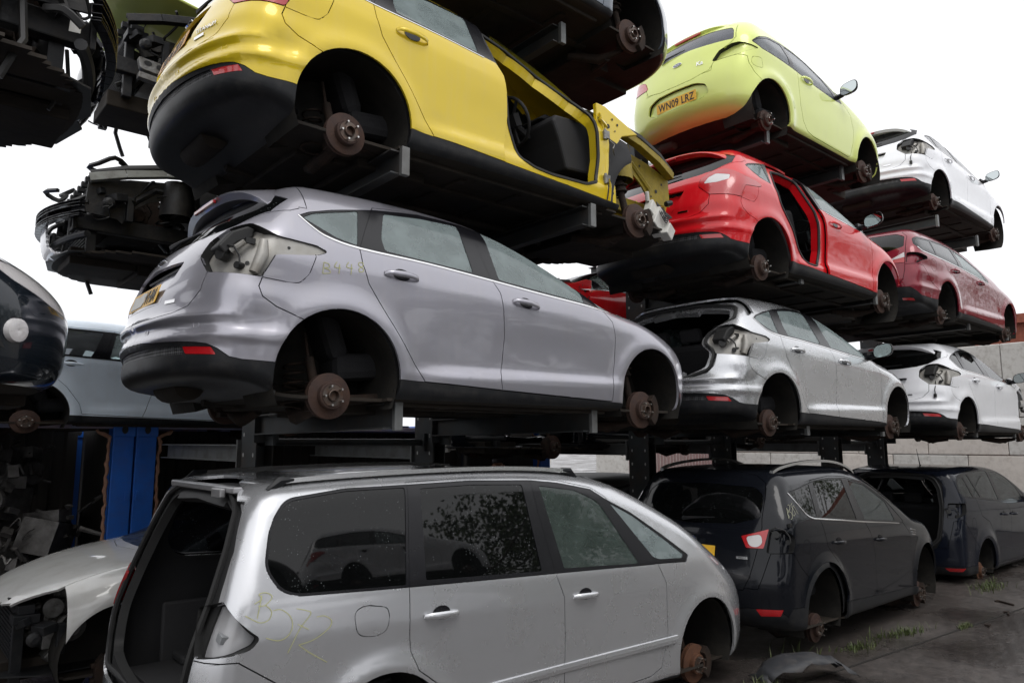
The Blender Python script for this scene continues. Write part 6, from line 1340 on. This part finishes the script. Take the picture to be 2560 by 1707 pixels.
[bpy.data.objects.remove(o) for o in list(s1.children) if o.name.startswith(('washer_bottle','loose_wiring'))]
front_pack(s1,11,beam=True,loom=34,silver=M_SUS)
b=MB(); b.box((3.260,-0.670,0.410),(.05,.004,.065),(.2,.15,-.5)); o=b.build('paper_tag',M_WPL,s1)
# --- far side of the rack, noses towards the left
PI_=math.pi
def strip_gear(T):
    for o in list(T.children_recursive):
        if o.name.split('.')[0] in('brake_disc','wheel_hub','wheel_stud','brake_caliper','lower_arm','strut','coil_spring','washer_bottle','loose_wiring','trim_lettering') and (o.parent!=T or o.location.x>1.5 or o.type=='MESH' and o.name.split('.')[0] not in('brake_disc',)): bpy.data.objects.remove(o)
_b1=clone(yl,(4.45,7.15,3.20),'white stripped hatchback behind the lavender grey one, its bumper beam pointing left','hatchbacks on the far side of the racks',yaw=PI_,mp={P_YEL:P_WHT,MATS['inner_'+P_YEL.name]:inn(P_BLK)},name='stripped_hatchback'); strip_gear(_b1); [setattr(o.material_slots[0],'material',mat('dull_white_inner',(.30,.31,.29),.6,dirt=((.07,.06,.05),.7))) for o in _b1.children if o.name.startswith('upper_rail')]; front_pack(_b1,21,loom=40,silver=M_SUS)
_b2=clone(yl,(4.6,7.0,4.55),'yellow green stripped hatchback behind the yellow one, its engine hanging by the sky','hatchbacks on the far side of the racks',yaw=PI_,mp={P_YEL:P_BLK,MATS['inner_'+P_YEL.name]:inn(P_BLK)},name='stripped_hatchback'); strip_gear(_b2); [bpy.data.objects.remove(o) for o in list(_b2.children_recursive) if o.name.split('.')[0] in('inner_wing','wing_seal','underbody') ]; [bpy.data.objects.remove(o) for o in list(COL.objects) if o.name.startswith('panel_hole') and o.parent is None]; front_pack(_b2,22,loom=34,beam=False,silver=M_ENG,tray=False)
b=MB(); b.prism(rnd([(2.75,.36),(3.18,.40),(3.20,.50),(2.78,.47)],.02,3),.60,.66); b.box((2.98,.63,.33),(.42,.07,.05),(0,-.08,0)); o=b.build('cylinder_head',M_ALU,_b2,bevel=.004)
b=MB()
for k in range(4): b.add([(2.84+k*.095+.032*math.cos(t),.664,.428+k*.010+.022*math.sin(t)) for t in np.linspace(0,6.28,11)[:-1]],[tuple(range(10))])
b.build('port',M_RUB,o)
b=MB(); b.prism([(2.45,1.02),(3.40,1.17),(3.42,1.15),(2.45,.99)],-.72,.72); b.build('raised_bonnet',P_LIME,_b2,bevel=.01)
_b3=clone(yl,(9.15,7.4,2.95),'red stripped hatchback glimpsed through the gap behind the lavender grey windscreen','hatchbacks on the far side of the racks',yaw=PI_,mp={P_YEL:P_RED,MATS['inner_'+P_YEL.name]:inn(P_RED)},name='stripped_hatchback'); front_pack(_b3,23,loom=26,silver=M_SUS)
_b4=clone(yl,(8.9,7.3,1.62),'dark stripped hatchback glimpsed over the people carrier roof','hatchbacks on the far side of the racks',yaw=PI_,mp={P_YEL:P_BLK,MATS['inner_'+P_YEL.name]:inn(P_BLK)},name='stripped_hatchback'); front_pack(_b4,24,loom=26,silver=M_SUS)
_b5=clone(yl,(9.3,7.2,4.55),'black stripped hatchback behind the lime mini hatchback','hatchbacks on the far side of the racks',yaw=PI_,mp={P_YEL:P_BLK,MATS['inner_'+P_YEL.name]:inn(P_BLK)},name='stripped_hatchback'); front_pack(_b5,25,loom=16)
_b6=clone(es,(8.6,8.3,-.02),'black estate car standing on the ground far behind the racks','estate cars out of the main row',mp={P_BURG:mat('dusty_black_roof_paint',(.018,.016,.015),.7,var=.5)})
_b9=clone(yl,(13.7,7.4,1.72),'dark stripped hatchback silhouetted under the white hatchback, against the concrete wall','hatchbacks on the far side of the racks',yaw=PI_,mp={P_YEL:P_BLK,MATS['inner_'+P_YEL.name]:inn(P_BLK)},name='stripped_hatchback'); front_pack(_b9,26,loom=20,silver=M_SUS)
_b7,_=car(HATCH,(4.12,6.75,.10),P_SIL2,'dull silver hatchback without bumper, its bonnet pointing left before the blue containers',yaw=PI_,miss=('bumper','cabin'),mirrors='',full=False,group='hatchbacks on the far side of the racks'); front_pack(_b7,31,beam=False,loom=0,engine=True); [setattr(o,'location',(0,0,-.12)) for o in _b7.children if o.name.split('.')[0] in('engine','radiator_pack','lamp_bracket')]
_b8=clone(es,(1.10,9.15,1.90),'pale blue estate car standing up on the left blue container','estate cars out of the main row',mp={P_BURG:P_LBLU}); _b8.scale=(1,1,.88)
H_=Random_=random.Random(9); V=[];F=[]
for _ in range(16000):
    x=9.5+H_.random()*38; y=-8.5-H_.random()**2*2; z=H_.random()**.8*(2.9+.9*math.sin(x*.9)+.5*math.sin(x*2.3)); u=Vector((H_.gauss(0,1),H_.gauss(0,1),H_.gauss(0,1))).normalized(); v=u.orthogonal().normalized(); w_=.16; n=len(V); p=Vector((x,y,z)); V+=[p+u*w_,p+v*w_*.6,p-u*w_,p-v*w_*.6]; F.append((n,n+1,n+2,n+3))
LF=mat('tree_leaf',(.045,.075,.02),.6,var=.8,vscale=.8,col2=(.08,.11,.035)); tag(mesh_obj('hedge',V,F,LF,None),'overgrown hedge along the far side of the yard behind the camera','hedge',None,'stuff')  # added out of view to block bright ground and sky in the off-roader's reflections
# --- across the yard behind the camera
LF=mat('tree_leaf',(.045,.075,.02),.6,var=.8,vscale=.8,col2=(.08,.11,.035))
for i,(x,y,H) in enumerate(((13,-8.5,8.5),(17,-8,9.5),(21.5,-7.5,9),(26,-6.5,10),(31,-4.5,9.5),(38,-2.5,10))): tree(('first tree past the car stacks across the yard','second tree past the car stacks across the yard','third tree past the car stacks across the yard','fourth tree past the car stacks across the yard','tree second from the far end of the yard','tree at the far end of the yard')[i],(x,y,0),H,i+1,LF)
_cols=[('white',P_WHT),('dark blue',P_DBLU),('silver',P_SIL),('black',P_BLK),('red',P_RED),('grey',P_GREY)]
for i in range(3):
    for k,t in enumerate(('on the ground','on the middle tier','on the top tier')):
        n,p=_cols[(i*2+k*3+i)%6]; T0,P0=((es,P_BURG),(sv,P_SIL))[(i+k)%2]; z=(-.05,1.85,3.75)[k]
        clone(T0,(-3.6+i*4.6,-4.1+.12*k,z),'%s car %s across the yard, %s stack from the left'%(n,t,('first','second','third')[i]),'cars across the yard behind the camera',yaw=(0,0,.05)[k],mp={P0:p},name='%s_car'%('estate','hatchback')[(i+k)%2] if False else None)
_pp=person((6.72,8.10,0),math.radians(215),'man in a dark jacket and grey cap, head showing over the people carrier roof')
_pp.scale=(.95,.95,.95)
